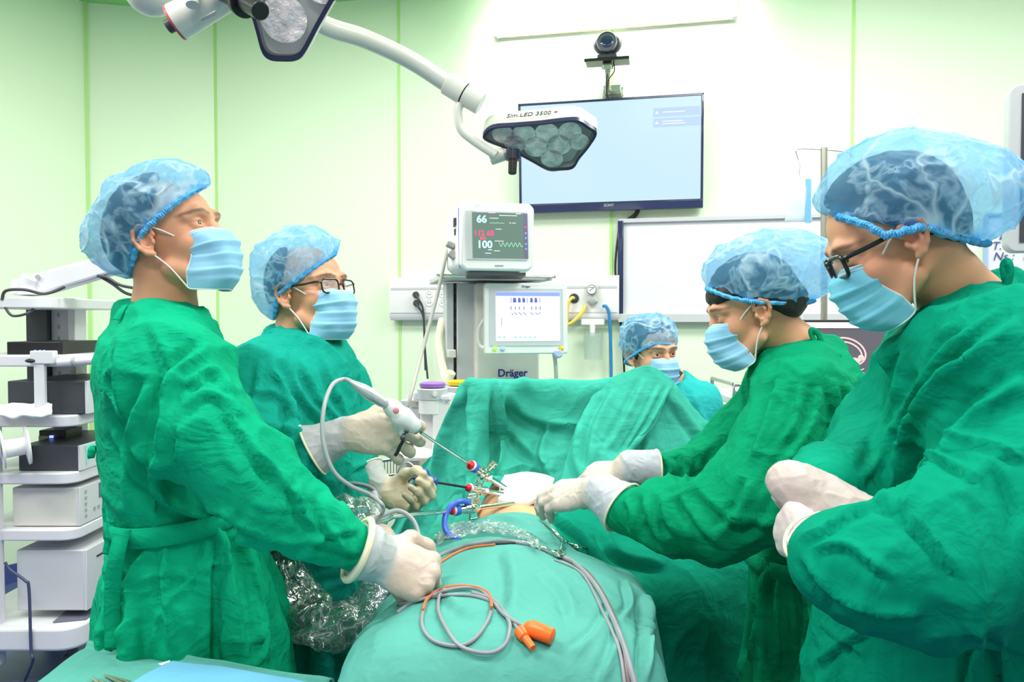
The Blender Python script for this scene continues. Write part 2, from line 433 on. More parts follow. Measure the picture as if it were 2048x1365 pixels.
_pt = np.random.RandomState(3).rand(64, 64, 64).astype(np.float32)
def vnoise(p):
    i = np.floor(p).astype(int); f = p - i; f = f * f * (3 - 2 * f); r = 0
    for a in (0, 1):
        for b in (0, 1):
            for c in (0, 1):
                w_ = (f[:, 0] if a else 1 - f[:, 0]) * (f[:, 1] if b else 1 - f[:, 1]) * (f[:, 2] if c else 1 - f[:, 2])
                r = r + w_ * _pt[(i[:, 0] + a) % 64, (i[:, 1] + b) % 64, (i[:, 2] + c) % 64]
    return r * 2 - 1
def ridged(p, seed=0, warp=.6):
    p = p + seed * 7.31
    q = p + warp * np.stack([vnoise(p * .7 + 11), vnoise(p * .7 + 23), vnoise(p * .7 + 37)], 1)
    return 1 - 2 * np.abs(vnoise(q))            # peaks (1) along crease lines
def strokes(V, N, st, side=True):
    """fold lines: each (points in photo pixels, width px, height mm). They only shape the surface that faces the viewer's side."""
    if not st: return V
    px, py = proj(V); q = V - np.array([0, 0, CAMZ]); fac = -(q * N).sum(1) / np.linalg.norm(q, axis=1)
    wf = np.clip((fac + .05) / .3, 0, 1); D = np.zeros(len(V))
    for (pts, wd, h) in st:
        wd = wd * .72
        p = catmull(pts, 6); x0, y0 = p.min(0) - wd * 4; x1, y1 = p.max(0) + wd * 4
        sel = np.where((px > x0) & (px < x1) & (py > y0) & (py < y1) & (wf > 0))[0]
        if not len(sel): continue
        qx, qy = px[sel], py[sel]; best = np.full(len(sel), 1e9); sg = np.zeros(len(sel)); ta = np.zeros(len(sel)); n = len(p) - 1
        for i in range(n):
            a, b = p[i], p[i + 1]; d = b - a; l2 = d @ d + 1e-9
            t = ((qx - a[0]) * d[0] + (qy - a[1]) * d[1]) / l2; tc = np.clip(t, 0, 1)
            ex = qx - a[0] - tc * d[0]; ey = qy - a[1] - tc * d[1]; dd = np.hypot(ex, ey)
            s_ = np.sign(d[0] * ey - d[1] * ex); u = dd < best
            best = np.where(u, dd, best); sg = np.where(u, s_, sg); ta = np.where(u, (i + tc) / n, ta)
        s_ = best * sg / wd
        taper = np.clip(np.minimum(ta, 1 - ta) * 5, .0, 1) ** .7 * np.exp(-np.maximum(0, best / wd - 3))
        prof = np.exp(-np.abs(s_) ** 1.5) - .9 * np.exp(-(s_ - 1.35) ** 2 / .6)
        D[sel] += h * .0020 * prof * taper
    return V + N * (D * wf)[:, None]
def grid(lo, hi, step): return [np.arange(l, h + step, step) for l, h in zip(lo, hi)]

def sheet(name, rows, m, parent=None, nu=10, nv=10, disp=None, solid=0, st=None, cols=None, sm=1):
    """surface through rows of control points (rows x cols, world), smoothly interpolated"""
    G = np.array(rows, float)
    G = np.stack([catmull(G[i], nu) for i in range(len(G))]); G = np.stack([catmull(G[:, j], nv) for j in range(G.shape[1])], 1)
    h, w_ = G.shape[:2]; V = G.reshape(-1, 3); ii = np.arange(h * w_).reshape(h, w_)
    Q = np.stack([ii[:-1, :-1], ii[:-1, 1:], ii[1:, 1:], ii[1:, :-1]], -1).reshape(-1, 4)
    N = normals(V, Q); q = np.array([0, 0, CAMZ]) - V
    if (N * q).sum() < 0: Q = Q[:, ::-1]; N = -N
    if disp is not None: V = V + N * disp(V, N)[:, None]; N = normals(V, Q)
    V = strokes(V, N, st)
    return mesh_np(name, V, Q, m, parent, solid=solid, cols=cols)
# ================================================================ the room
UW = np.array([.978, -.208, 0]); NW = np.array([-.208, -.978, 0]); W0 = np.array([.533, 4.04, 0])
def WM(t=0, z=0, off=0): return frame(W0 + UW * t + NW * off + np.array([0, 0, z]), x=UW)   # x along the wall, y into it
def wp(px, py, off=0):
    p = onplane(px, py, W0 + NW * off, NW); return float((p - W0) @ UW), float(p[2])
WALL = mat('wall_panel_green', (.80, .93, .71), .42, var=.015, vscale=1.5, spec=.35)
CEILM = mat('ceiling_green', (.26, .66, .22), .5, var=.02)
JOINT = mat('joint_strip_lime', (.50, .80, .28), .45)
FLOORM = mat('floor_blue_vinyl', (.09, .13, .28), .35, var=.1, vscale=3)
COVE = mat('cove_blue_vinyl', (.07, .09, .30), .4)
A_ = W0 + UW * -2.36; B_ = np.array([-2.46, 4.37, 0]); C_L = np.array([-4.4, 1.6, 0]); R_ = W0 + UW * 4.6; C_R = R_ + np.array([0.2, -4.0, 0])
def wall(name, a, b, out):
    mb = MB(); n = np.cross((b - a) / np.linalg.norm(b - a), (0, 0, 1)) * out * .08
    mb.prism([a, b, b + [0, 0, CEIL], a + [0, 0, CEIL]], n); struct(mb.build(name, WALL))
    mb = MB(); inn = -n / .08 * .012
    mb.prism([a, b, b + [0, 0, .1], a + [0, 0, .1]], inn); struct(mb.build('baseboard_' + name[5:], COVE))
wall('wall_back', A_, R_, -1)
wall('wall_corner', B_, A_, -1)
wall('wall_left', C_L, B_, -1)
wall('wall_right', R_, C_R, -1)
fl = [(-4.6, -1.6, 0), (5.8, -1.6, 0), (5.8, 5, 0), (-4.6, 5, 0)]
struct(MB().prism([np.array(p, float) for p in fl], (0, 0, -.05)).build('floor', FLOORM))
struct(MB().prism([np.array(p, float) + [0, 0, CEIL] for p in fl], (0, 0, .05)).build('ceiling', CEILM))
LP_ = mat('luminaire_diffuser', (.9, .9, .9), .5, emit=(1, 1, .97), es=2.2)
for i, (x, y) in enumerate(PANELS[:6]):
    t = thing('ceiling_light', (x, y, CEIL - .026), ['flush ceiling luminaire above the tall surgeon', 'flush ceiling luminaire above the man with folded arms', 'flush ceiling luminaire nearest the equipment cart', 'flush ceiling luminaire above the woman', 'flush ceiling luminaire behind the viewpoint', 'flush ceiling luminaire nearest the right wall'][i], 'ceiling light', 'flush ceiling luminaires')
    M = frame((x, y, CEIL - .013)); MB(M).box((0, 0, 0), (1.25, .65, .026)).build('frame', WHITE, t, bevel=.004)
n_ = 0
def joint(p, d, nrm):
    global n_; n_ += 1
    e = d / np.linalg.norm(d) * .008; o_ = MB().prism([p - e, p + e, p + e + [0, 0, CEIL], p - e + [0, 0, CEIL]], nrm * .004).build('trim_%d' % n_, JOINT); struct(o_)
for t_ in (-1.2, 0, 1.2, 2.4, 3.6): joint(W0 + UW * t_, UW, NW)
joint(A_ + NW * .001, UW, NW); joint(B_ + np.array([.01, -.012, 0]), np.array([1, .05, 0]), np.array([0, -1, 0]))

def PM(px, py, Y, yaw=0, tilt=0):
    M = frame(P(px, py, Y), x=(math.cos(yaw), math.sin(yaw), 0))
    if tilt: M = M @ np.array(Matrix.Rotation(tilt, 4, 'X'))
    return M
def pbox(x0, y0, x1, y1, Y, dep, yaw=0, mb=None, tilt=0):
    """box whose front face fills the photo rectangle at distance Y"""
    M = PM((x0 + x1) / 2, (y0 + y1) / 2, Y, yaw, tilt); k = PX(Y); mb = mb or MB(); m0 = mb.M; mb.M = M
    mb.box((0, dep / 2, 0), ((x1 - x0) * k / math.cos(yaw), dep, (y1 - y0) * k)); mb.M = m0; return mb

# ---------------------------------------------------------------- fluorescent batten
t0, z0 = wp(990, 56, .03); t1, z1 = wp(1472, 26, .03)
tm, zm, hw = (t0 + t1) / 2, (z0 + z1) / 2, (t1 - t0) / 2
bt = thing('fluorescent_light', T(WM(tm, zm - .05), (0, -.03, 0)), 'long twin tube fluorescent wall fitting above the camera and television', 'light fitting')
M = WM(tm, zm)
MB(M).box((0, -.02, 0), (hw * 2, .04, .075)).build('housing', WHITE, bt, bevel=.004)
TUBE = mat('lit_tube', (1, 1, 1), .5, emit=(1, 1, .97), es=3)
for dz in (.028, -.03):
    mb = MB(M); mb.cyl((-hw + .03, -.062, dz), (hw - .03, -.062, dz), .014); mb.build('tube', TUBE, bt)
for sx in (-1, 1): MB(M).box((sx * (hw - .012), -.055, 0), (.024, .05, .1)).build('end_cap', LGREY, bt, bevel=.003)
MB(M).box((0, -.035, -.043), (hw * 2, .012, .006)).build('edge_rail', TAN, bt)
area('tube_glow', T(M, (0, -.1, 0)), hw * 2, .08, 16, (1, 1, .96), (R(78), 0, R(-12)))

# ---------------------------------------------------------------- television
tl, zt = wp(1037, 209, .10); tr, zt2 = wp(1408, 189, .10); _, zb = wp(1040, 427, .07)
w_, h_ = tr - tl, zt - zb
TVM = WM((tl + tr) / 2, (zt + zb) / 2, .085) @ np.array(Matrix.Rotation(R(4), 4, 'X'))
tv = thing('television', T(TVM, (0, 0, -h_ / 2)), 'wide flat television with pale blue screen hung on the back wall', 'television')
MB(TVM).box((0, .018, 0), (w_, .035, h_)).build('cabinet', BLACK, tv, bevel=.004)
mb = MB(TVM)
for b in (((0, -.004, h_ / 2 - .006), (w_, .012, .012)), ((0, -.006, -h_ / 2 + .021), (w_, .018, .042)), ((-w_ / 2 + .006, -.004, 0), (.012, .012, h_)), ((w_ / 2 - .006, -.004, 0), (.012, .012, h_))): mb.box(*b)
mb.build('bezel', NAVY, tv, bevel=.002)
SCR = mat('lit_screen', (.05, .05, .06), .2, emit=(.60, .84, .96), es=.58)
MB(TVM).box((0, -.001, .018), (w_ - .026, .004, h_ - .058)).build('screen', SCR, tv)
POP = mat('screen_notice', (.1, .1, .2), .3, emit=(.46, .64, .93), es=.55); TXW = mat('screen_text', (.1, .1, .1), .3, emit=(1, 1, 1), es=.65)
for k in range(2):
    zc = h_ / 2 - .085 - .052 * k
    n1 = MB(TVM).box((w_ / 2 - .135, -.0035, zc), (.235, .002, .045)).build('notice_panel', POP, tv)
    mb = MB(TVM); cx = w_ / 2 - .235
    mb.prism([(cx - .008, -.0048, zc - .006), (cx + .008, -.0048, zc - .006), (cx, -.0048, zc + .008)], (0, -.001, 0))
    for r_, L_ in ((.006, .10), (-.006, .115)) if k else ((0, .11),): mb.box((cx + .03 + L_ / 2, -.0048, zc + r_), (L_, .001, .0035))
    mb.build('notice_text', TXW, n1)
text('SONY', .02, TVM @ frame((0, -.0158, -h_ / 2 + .027), x=(1, 0, 0), z=(0, -1, 0)), LGREY, tv)
MB(TVM).tube(catmull([(.15, .02, -h_ / 2), (.13, .03, -h_ / 2 - .03), (.06, .05, -h_ / 2 - .07)], 5), .012).build('bracket_foot', BLACK, tv)

# ---------------------------------------------------------------- conference camera on its shelf
tc, zc = wp(1215, 124, .12); CM = WM(tc, zc, .12)
sh = thing('camera_shelf', T(CM, (0, .05, -.13)), 'small black shelf on a steel bracket holding the conference camera', 'shelf')
mb = MB(CM); mb.box((0, 0, 0), (.225, .12, .008)); mb.box((0, -.056, -.003), (.23, .008, .016)); mb.build('shelf_plate', BLACK, sh, bevel=.002)
mb = MB(CM); mb.box((0, 0, -.025), (.045, .05, .04)); mb.cyl((-.03, 0, -.03), (.03, 0, -.03), .007); mb.box((0, .02, -.085), (.026, .02, .11))
mb.box((.02, .07, -.125), (.09, .06, .035)); mb.box((.02, .11, -.125), (.11, .012, .05)); mb.cyl((0, .02, -.125), (0, .1, -.125), .012); mb.build('bracket', STEEL, sh, bevel=.002)
mb = MB(CM); mb.tube(catmull([(.03, .01, 0), (.035, .0, -.05), (.005, -.01, -.1), (0, 0, -.17), (.02, .02, -.2)]), .003); mb.tube(catmull([(0, 0, -.06), (-.004, -.01, -.1), (-.004, 0, -.2)]), .003)
mb.build('cable', BCABLE, sh)
vc = thing('video_camera', T(CM, (0, 0, .005)), 'round grey conference camera on the small shelf above the television', 'camera')
MB(CM).box((0, 0, .018), (.1, .07, .024)).build('base', DARK, vc, bevel=.004)
mb = MB(CM); mb.ball((0, .0, .090), (.076, .05, .060)); mb.box((0, 0, .035), (.05, .05, .03)); mb.build('body', mat('camera_grey', (.05, .05, .08), .35), vc)
mb = MB(CM); mb.ball((0, .02, .125), (.040, .03, .034)); mb.build('dome', WHITE, vc)
mb = MB(CM); mb.lathe([(0, .052), (.012, .052), (.016, .050), (.017, .046), (.012, .043)], (0, -.036, .088), (0, -1, 0)); mb.build('lens_ring', mat('ring_grey', (.12, .12, .15), .3), vc)
mb = MB(CM); mb.ball((0, -.040, .088), (.044, .012, .044)); mb.build('lens', NAVY, vc)

# ---------------------------------------------------------------- whiteboards
def board(x0, y0, x1, y1, label, fr=.018, off=.03):
    tl_, zt_ = wp(x0, y0, off); tr_, _ = wp(x1, y0, off); _, zb_ = wp(x0, y1, off)
    M = WM((tl_ + tr_) / 2, (zt_ + zb_) / 2, off); w_, h_ = tr_ - tl_, zt_ - zb_
    b = thing('whiteboard', T(M, (0, 0, -h_ / 2)), label, 'whiteboard')
    MB(M).box((0, .012, 0), (w_ - .01, .02, h_ - .01)).build('panel', mat('board_white', (.78, .77, .82), .25), b)
    return b, M, w_, h_
b, M, bw, bh = board(1238, 443, 1702, 641, 'large grey framed whiteboard on the back wall behind the masked staff')
mb = MB(M); mb.box((0, -.004, bh / 2), (bw, .03, .022)); mb.box((0, -.012, -bh / 2 + .012), (bw, .045, .045)); mb.build('frame', LGREY, b, bevel=.003)
MB(M).box((-bw / 2 + .01, -.006, 0), (.03, .035, bh)).build('dark_edge', NAVY, b, bevel=.004); MB(M).box((bw / 2 - .008, -.006, 0), (.02, .035, bh)).build('dark_edge', NAVY, b, bevel=.004)
t = tag(MB(M).tube(catmull([(-bw / 2 + .0, -.015, bh / 2 - .05), (-bw / 2 - .018, -.01, 0), (-bw / 2 + .01, 0, -bh / 2), (-bw / 2 + .03, 0, -bh / 2 - .25), (-bw / 2 + .05, 0, -1.0)], 8), .006).build('cable', BCABLE), 'black cable hanging down the left edge of the large whiteboard', 'cable')
b2, M2, bw2, bh2 = board(1972, 430, 2230, 640, 'handwritten whiteboard at the right behind the man in glasses')
mb = MB(M2); mb.box((0, -.002, bh2 / 2), (bw2, .024, .012)); mb.box((0, -.002, -bh2 / 2), (bw2, .024, .012)); mb.box((-bw2 / 2, -.002, 0), (.012, .024, bh2)); mb.build('frame', mat('frame_pale_blue', (.35, .5, .75), .4), b2)
INK = mat('marker_ink', (.05, .07, .25), .6)
for tx, ty, s_, (qx, qy) in (('Ngu', 0, .075, (2010, 455)), ('\u0394 :', 0, .055, (1997, 472)), ('T. M\u1ed5', 0, .055, (1982, 493)), ('Ns :  10', 0, .055, (1985, 514)), ('+', 0, .05, (2016, 537))):
    tt, zz = wp(qx, qy, .031); q = WM(tt, zz, .0345); text(tx, s_, q @ frame((0, 0, 0), x=(1, 0, 0), z=(0, -1, 0)), INK, b2, 'handwriting', align='LEFT', shear=.25, ext=.0003)

# ---------------------------------------------------------------- bedhead service panel, gauge, suction jar, hoses
tl, zt = wp(778, 556, .08); tr, _ = wp(1238, 556, .08); _, zb = wp(778, 641, .08)
SPM = WM((tl + tr) / 2, (zt + zb) / 2, .04); w_, h_ = tr - tl, zt - zb
sp = thing('service_panel', T(SPM, (0, 0, -h_ / 2)), 'long white bedhead service panel with sockets and gas outlets on the wall', 'service panel')
mb = MB(SPM); pr = [(.04, -h_ / 2), (-.02, -h_ / 2), (-.036, -h_ / 2 + .02), (-.04, -h_ / 2 + .05), (-.04, h_ / 2 - .03), (-.034, h_ / 2 - .008), (-.02, h_ / 2), (.04, h_ / 2)]
mb.prism([(-w_ / 2, a, b_) for a, b_ in pr], (w_, 0, 0)); mb.build('body', WHITE, sp, bevel=.002)
mb = MB(SPM); mb.box((0, -.041, h_ / 2 - .062), (w_ - .02, .003, .012)); mb.box((0, -.041, -h_ / 2 + .042), (w_ - .02, .002, .003)); mb.build('grey_line', LGREY, sp)
def wl(px, py, off=.085): a, b_ = wp(px, py, off); return a - (tl + tr) / 2, b_ - (zt + zb) / 2
for px_ in (832, 858, 885):
    for py_ in (589, 606):
        a, b_ = wl(px_, py_); mb = MB(SPM); mb.lathe([(0, .021), (.003, .021), (.004, .017), (.0015, .015)], (a, -.04, b_), (0, -1, 0))
        s_ = mb.build('socket', WHITE, sp); mb = MB(SPM)
        for q in (-.006, .006): mb.cyl((a + q, -.041, b_), (a + q, -.0445, b_), .0024, n=10)
        mb.build('pin_hole', BLACK, s_)
for px_, py_ in ((832, 590), (833, 607)):
    a, b_ = wl(px_, py_); mb = MB(SPM); mb.lathe([(0, .018), (.02, .018), (.03, .012)], (a, -.044, b_), (.2, -1, 0)); 
    mb.tube(catmull([(a + .005, -.07, b_), (a + .02, -.075, b_ - .02), (a + .045, -.06, b_ - .08), (a + .05, -.05, b_ - .25), (a + .055 + (py_ - 590) * .0006, -.05, b_ - .42)], 6), .006)
    tag(mb.build('plug_with_cord', DARK), 'dark plug and cord in the %s leftmost socket of the service panel' % ('upper' if py_ < 600 else 'lower'), 'plug')
a, b_ = wl(1148, 597); mb = MB(SPM); mb.lathe([(0, .026), (.006, .026), (.008, .02), (.004, .018)], (a, -.04, b_), (0, -1, 0)); mb.build('gas_outlet', DARK, sp)
mb = MB(SPM); mb.tube(catmull([(a, -.05, b_), (a - .01, -.07, b_), (a - .03, -.075, b_ - .04), (a - .035, -.07, b_ - .15)], 6), .009)
tag(mb.build('gas_hose', YHOSE), 'yellow gas hose hanging from the dark ringed outlet', 'hose')
mb = MB(SPM); a2, b2_ = wl(1172, 612); mb.tube(catmull([(a2, -.06, b2_), (a2 - .03, -.07, b2_ - .05), (a2 - .08, -.07, b2_ - .095), (a2 - .12, -.05, b2_ - .1)], 6), .010)
tag(mb.build('air_hose', YHOSE), 'yellow hose looping from the suction gauge to the machine', 'hose')
sg = thing('suction_regulator', T(SPM, (wl(1185, 640)[0], -.04, wl(1185, 730)[1])), 'white suction regulator with round gauge and clear jar on the service panel', 'suction regulator')
a, b_ = wl(1185, 580); mb = MB(SPM); mb.box((a, -.055, b_ - .018), (.062, .03, .1)); mb.build('body', OFFW, sg, bevel=.008)
mb = MB(SPM); mb.lathe([(0, .026), (.03, .026), (.034, .023), (.03, .021)], (a, -.06, b_), (0, -1, 0)); g_ = mb.build('gauge', GREY, sg); MB(SPM).lathe([(0, .022), (.001, .022)], (a, -.0905, b_), (0, -1, 0)).build('gauge_dial', WHITE, g_)
mb = MB(SPM); mb.box((a + .004, -.0925, b_ + .004), (.022, .001, .0022), ry=-.5); mb.box((a, -.0925, b_ + .011), (.026, .001, .002)); mb.box((a - .008, -.0925, b_ - .006), (.012, .001, .002)); mb.build('gauge_needle', DARK, g_)
mb = MB(SPM); mb.lathe([(0, .02), (.02, .02), (.025, .014)], (a, -.06, b_ - .062), (0, -1, 0)); mb.build('knob', GREY, sg)
a, b_ = wl(1187, 645); mb = MB(SPM); mb.box((a, -.07, b_), (.12, .06, .035)); mb.box((a, -.095, b_ - .04), (.028, .02, .09)); mb.build('jar_lid', WHITE, sg, bevel=.008)
a, b_ = wl(1187, 692); mb = MB(SPM); mb.lathe([(0, .035), (.003, .050), (.14, .054), (.146, .056), (.146, .050), (.006, .046)], (a, -.07, b_ - .075), (0, 0, 1)); mb.build('jar', mat('jar_clear', (.55, .68, .60), .05, alpha=.38), sg)
a, b_ = wl(1206, 613); mb = MB(SPM); mb.tube(catmull([(a, -.06, b_), (a + .02, -.065, b_ - .004), (a + .035, -.06, b_ - .06), (a + .043, -.05, b_ - .25), (a + .045, -.04, b_ - .5)], 8), .0085)
tag(mb.build('suction_hose', BHOSE), 'blue hose hanging beside the clear suction jar', 'hose')

# ---------------------------------------------------------------- IV pole and bag
Yp = 3.15; base = P(1648, 1300, Yp); base[2] = 0
iv = thing('iv_pole', base, 'tall steel drip pole standing behind the woman in green', 'drip pole')
top = P(1648, 296, Yp); POLE = mat('pole_steel', (.42, .41, .36), .3, metal=.8); MB().cyl(base + [0, 0, .05], top, .0135).build('pole', POLE, iv)
mb = MB(); mb.tube(catmull([top + [-.105, 0, -.05], top + [-.112, 0, -.03], top + [-.108, 0, -.004], top + [0, 0, -.008], top + [.1, 0, -.02], top + [.11, 0, -.045], top + [.11, 0, -.07]], 6), .0028)
mb.build('hook', STEEL, iv)
for k in range(5):
    a = k * 2 * math.pi / 5; mb = MB(); mb.tube([base + [0, 0, .08], base + [.25 * math.cos(a), .25 * math.sin(a), .05]], .012); mb.ball(base + [.25 * math.cos(a), .25 * math.sin(a), .028], .028); mb.build('leg', STEEL, iv)
BAGM = mat('bag_clear', (.70, .84, .95), .12, alpha=.5); q = P(1598, 350, 3.3)
bg = thing('drip_bag', P(1598, 450, 3.3), 'clear fluid bag with blue strip hanging from the drip pole', 'drip bag')
rows = []
for v in np.linspace(0, 1, 6):
    rows.append([P(1570 + 54 * u, 352 + 92 * v, 3.3 - .02 * math.sin(math.pi * u) * math.sin(math.pi * min(v + .1, 1))) for u in np.linspace(0, 1, 5)])
sheet('bag', rows, BAGM, bg, 3, 3, solid=.006)
pbox(1611, 358, 1622, 446, 3.285, .004).build('blue_strip', mat('strip_blue', (.2, .5, .85), .4, alpha=.8), bg)
MB().tube(catmull([P(1598, 352, 3.3), P(1600, 330, 3.25), P(1593, 318, 3.16), top + [-.108, 0, -.04]], 5), .0015).build('hanger', STEEL, bg)
MB().tube(catmull([P(1596, 444, 3.3), P(1590, 470, 3.3), P(1600, 520, 3.3), P(1605, 640, 3.25), P(1602, 800, 3.2)], 5), .002).build('drip_line', BAGM, bg)

# ---------------------------------------------------------------- CT viewer monitor on its trolley
Yc = 2.85; yw = R(-6)
ct = thing('scan_monitor', P(1690, 790, Yc), 'wide monitor showing a body scan behind the woman in green', 'monitor')
pbox(1606, 640, 1780, 772, Yc, .04, yw).build('casing', BLACK, ct, bevel=.003)
mb = MB(); pbox(1606, 645, 1776, 657, Yc - .006, .01, yw, mb); pbox(1606, 753, 1776, 768, Yc - .006, .01, yw, mb); mb.build('white_edge', WHITE, ct)
pbox(1610, 658, 1774, 752, Yc - .004, .004, yw).build('screen', mat('scan_screen', (.03, .03, .035), .25, emit=(.075, .07, .085), es=1), ct)
SW = mat('scan_white', (.5, .5, .5), .4, emit=(1, .98, .98), es=.9); SP = mat('scan_pink', (.3, .2, .2), .4, emit=(.52, .38, .36), es=.9)
def flat(poly, Y, m, name, parent, th=.001): return MB().prism([P(a, b_, Y) for a, b_ in poly], (0, -th, 0)).build(name, m, parent, smooth=False)
def ringpoly(cx, cy, rx, ry, w_, a0, a1, rot, n=26):
    o = []; i_ = []
    for t_ in np.linspace(R(a0), R(a1), n):
        for k, l in ((0, o), (w_, i_)):
            x = (rx - k) * math.cos(t_); y = (ry - k) * math.sin(t_); l.append((cx + x * math.cos(rot) - y * math.sin(rot), cy + x * math.sin(rot) + y * math.cos(rot)))
    return o + i_[::-1]
Ys = Yc - .012
flat(ringpoly(1694, 704, 40, 28, 3.2, 150, 395, .35), Ys, SP, 'scan_outline', ct); flat(ringpoly(1696, 706, 31, 21, 3, 190, 380, .45), Ys, SP, 'scan_outline', ct)
flat(ringpoly(1681, 702, 16, 8, 8, 0, 359, .8), Ys - .001, SW, 'scan_bone', ct); flat(ringpoly(1663, 691, 7, 5, 5, 0, 359, 0), Ys - .001, SW, 'scan_bone', ct)
flat(ringpoly(1711, 722, 9, 6, 6, 0, 359, .3), Ys - .001, SP, 'scan_bone', ct); flat(ringpoly(1722, 716, 6, 6, 6, 0, 359, .3), Ys - .0015, SP, 'scan_bone', ct)
for x0, y0, x1, y1 in ((1713, 744, 1728, 738), (1713, 752, 1728, 746)): MB().tube([P(x0, y0, Ys), P(x1, y1, Ys)], .001, 5).build('scan_line', SW, ct)
mb = MB()
for x0, y0, x1 in ((1745, 653.5 + 8, 1772), (1752, 665, 1772), (1756, 669, 1772), (1740, 743, 1765), (1745, 747, 1765)): pbox(x0, y0, x1, y0 + 1.6, Ys, .001, yw, mb)
mb.build('caption_text', SW, ct)
pbox(1676, 768, 1706, 800, Yc + .02, .06).build('stand', DARK, ct)
Yt = 2.75; q0, q1 = P(1470, 800, Yt), P(1790, 800, Yt); zt_ = q0[2]
tr_ = thing('equipment_trolley', (q0 + q1) / 2 * [1, 1, 0] + [0, .2, 0], 'white equipment trolley with rail under the scan monitor', 'trolley')
mb = MB(); c0 = (q0 + q1) / 2 + [0, .2, 0]; W_ = q1[0] - q0[0]
mb.box(c0 + [0, 0, -.01], (W_, .42, .03)); mb.build('worktop', WHITE, tr_, bevel=.006)
MB().box((c0[0], c0[1], (zt_ - .05 + .1) / 2), (W_ - .06, .38, zt_ - .17)).build('cabinet', WHITE, tr_, bevel=.006)
for k in (1, 2, 3): MB().box((c0[0], c0[1] - .195, .1 + k * (zt_ - .2) / 4), (W_ - .1, .01, (zt_ - .2) / 4 - .02)).build('drawer', OFFW, tr_, bevel=.004)
for sx in (-1, 1):
    for sy in (-1, 1): MB().cyl((c0[0] + sx * W_ * .42 - .012, c0[1] + sy * .15, .045), (c0[0] + sx * W_ * .42 + .012, c0[1] + sy * .15, .045), .045).build('castor', GREY, tr_)
mb = MB(); a = P(1468, 770, Yt); b_ = P(1560, 770, Yt)
mb.tube([a + [0, 0, -.05], a, b_], .008); mb.tube([P(1470, 784, Yt), P(1560, 784, Yt)], .006); mb.tube([a + [0, .3, -.05], a + [0, .3, 0], a], .008); mb.build('rail', STEEL, tr_)
MB().ball(P(1502, 775, Yt + .08), (.03, .03, .025)).build('black_knob', BLACK, tr_)

# ---------------------------------------------------------------- display edge at the right
Yd = 1.9; dm = thing('boom_display', P(2070, 500, Yd), 'grey rounded edge of a boom mounted display at the right frame edge', 'display')
MM = PM(2150, 330, Yd, R(-20)); k = PX(Yd)
mb = MB(MM); rr = rrect(.29, 340 * k, .025); mb.prism([(a, 0, b_) for a, b_ in rr], (0, .05, 0)); mb.build('casing', LGREY, dm, bevel=.004)
mb = MB(MM); mb.box((.008, -.002, 0), (.25, .004, 300 * k)); mb.build('screen', DARK, dm)
MB().tube(catmull([T(MM, (0, .05, 0)), T(MM, (0, .15, .1)), T(MM, (.1, .2, 1)), (1.75, 2.1, CEIL)], 6), .03).build('boom_arm', OFFW, dm)

# ================================================================ anaesthesia workstation and patient monitor
Ya = 2.85
am = thing('anaesthesia_machine', P(980, 1450, Ya) * [1, 1, 0] + [0, 0, 0], 'white anaesthesia workstation with ventilator screen behind the green drape', 'anaesthesia machine')
ya = R(12)
pbox(952, 566, 1080, 1180, Ya, .35, ya).build('body', OFFW, am, bevel=.01)
mb = MB(); pbox(893, 566, 908, 1180, Ya + .02, .1, ya, mb); pbox(915, 566, 952, 1180, Ya + .02, .1, ya, mb); mb.build('side_column', LGREY, am, bevel=.004)
pbox(907, 566, 916, 1180, Ya + .05, .06, ya).build('slot_rail', DARK, am)
mb = MB()
for k in range(7): pbox(908, 590 + 28 * k, 915, 606 + 28 * k, Ya + .045, .01, ya, mb)
mb.build('slot', BLACK, am)
mb = MB(); pbox(884, 549, 1106, 560, Ya - .06, .42, ya, mb); mb.build('top_shelf', LGREY, am, bevel=.004)
mb = MB(); q = PM(995, 553, Ya - .09, ya); k = PX(Ya); mb.M = q
mb.tube(catmull([(-.2, .1, 0), (-.205, 0, 0), (-.19, -.01, 0), (.18, -.01, 0), (.2, 0, 0), (.2, .15, 0)], 5), .006); mb.build('shelf_rail', CHROME, am)
VM = PM(1053, 637, Ya - .17, R(9), R(-4)); k = PX(Ya - .17)
vs = MB(VM).prism([(a, 0, b_) for a, b_ in rrect(168 * k, 142 * k, .008)], (0, .045, 0)).build('ventilator_display', WHITE, am, bevel=.004)
MB(VM).box((0, -.001, .004), (.267, .003, .205)).build('grey_surround', LGREY, vs)
SV = mat('vent_screen', (.5, .5, .55), .2, emit=(.86, .90, .97), es=.60)
MB(VM).box((.005, -.003, .006), (.232, .002, .175)).build('screen', SV, vs)
TB = mat('vent_blue', (.1, .1, .3), .3, emit=(.25, .40, .85), es=.6); TD = mat('vent_dark', (.1, .1, .3), .3, emit=(.05, .07, .35), es=.5)
mb = MB(VM); mb.box((.005, -.0045, .086), (.232, .001, .014)); mb.build('title_bar', TB, vs)
mb = MB(VM)
for c in (-.042, -.026, -.010, .018, .034):
    mb.prism([(c - .005, -.0045, .056), (c + .005, -.0045, .056), (c + .0048, -.0045, .068), (c + .001, -.0045, .074), (c - .0045, -.0045, .072)], (0, -.001, 0))
for c in (-.056, -.048, .002, .049): mb.box((c, -.005, .064), (.0022, .001, .018))
for c in (-.056, -.041, -.026, -.010, .018, .034, .049): mb.box((c, -.005, .036), (.003, .001, .012))
for j, c in enumerate((-.052, -.042, -.036, -.026, -.020, -.01, -.004, .016, .022, .034, .040, .048)): mb.box((c, -.005, .014 + .004 * (j % 2)), (.006, .001, .003), ry=.7)
mb.box((-.091, -.005, -.012), (.002, .001, .026)); mb.build('traces', TD, vs)
mb = MB(VM)
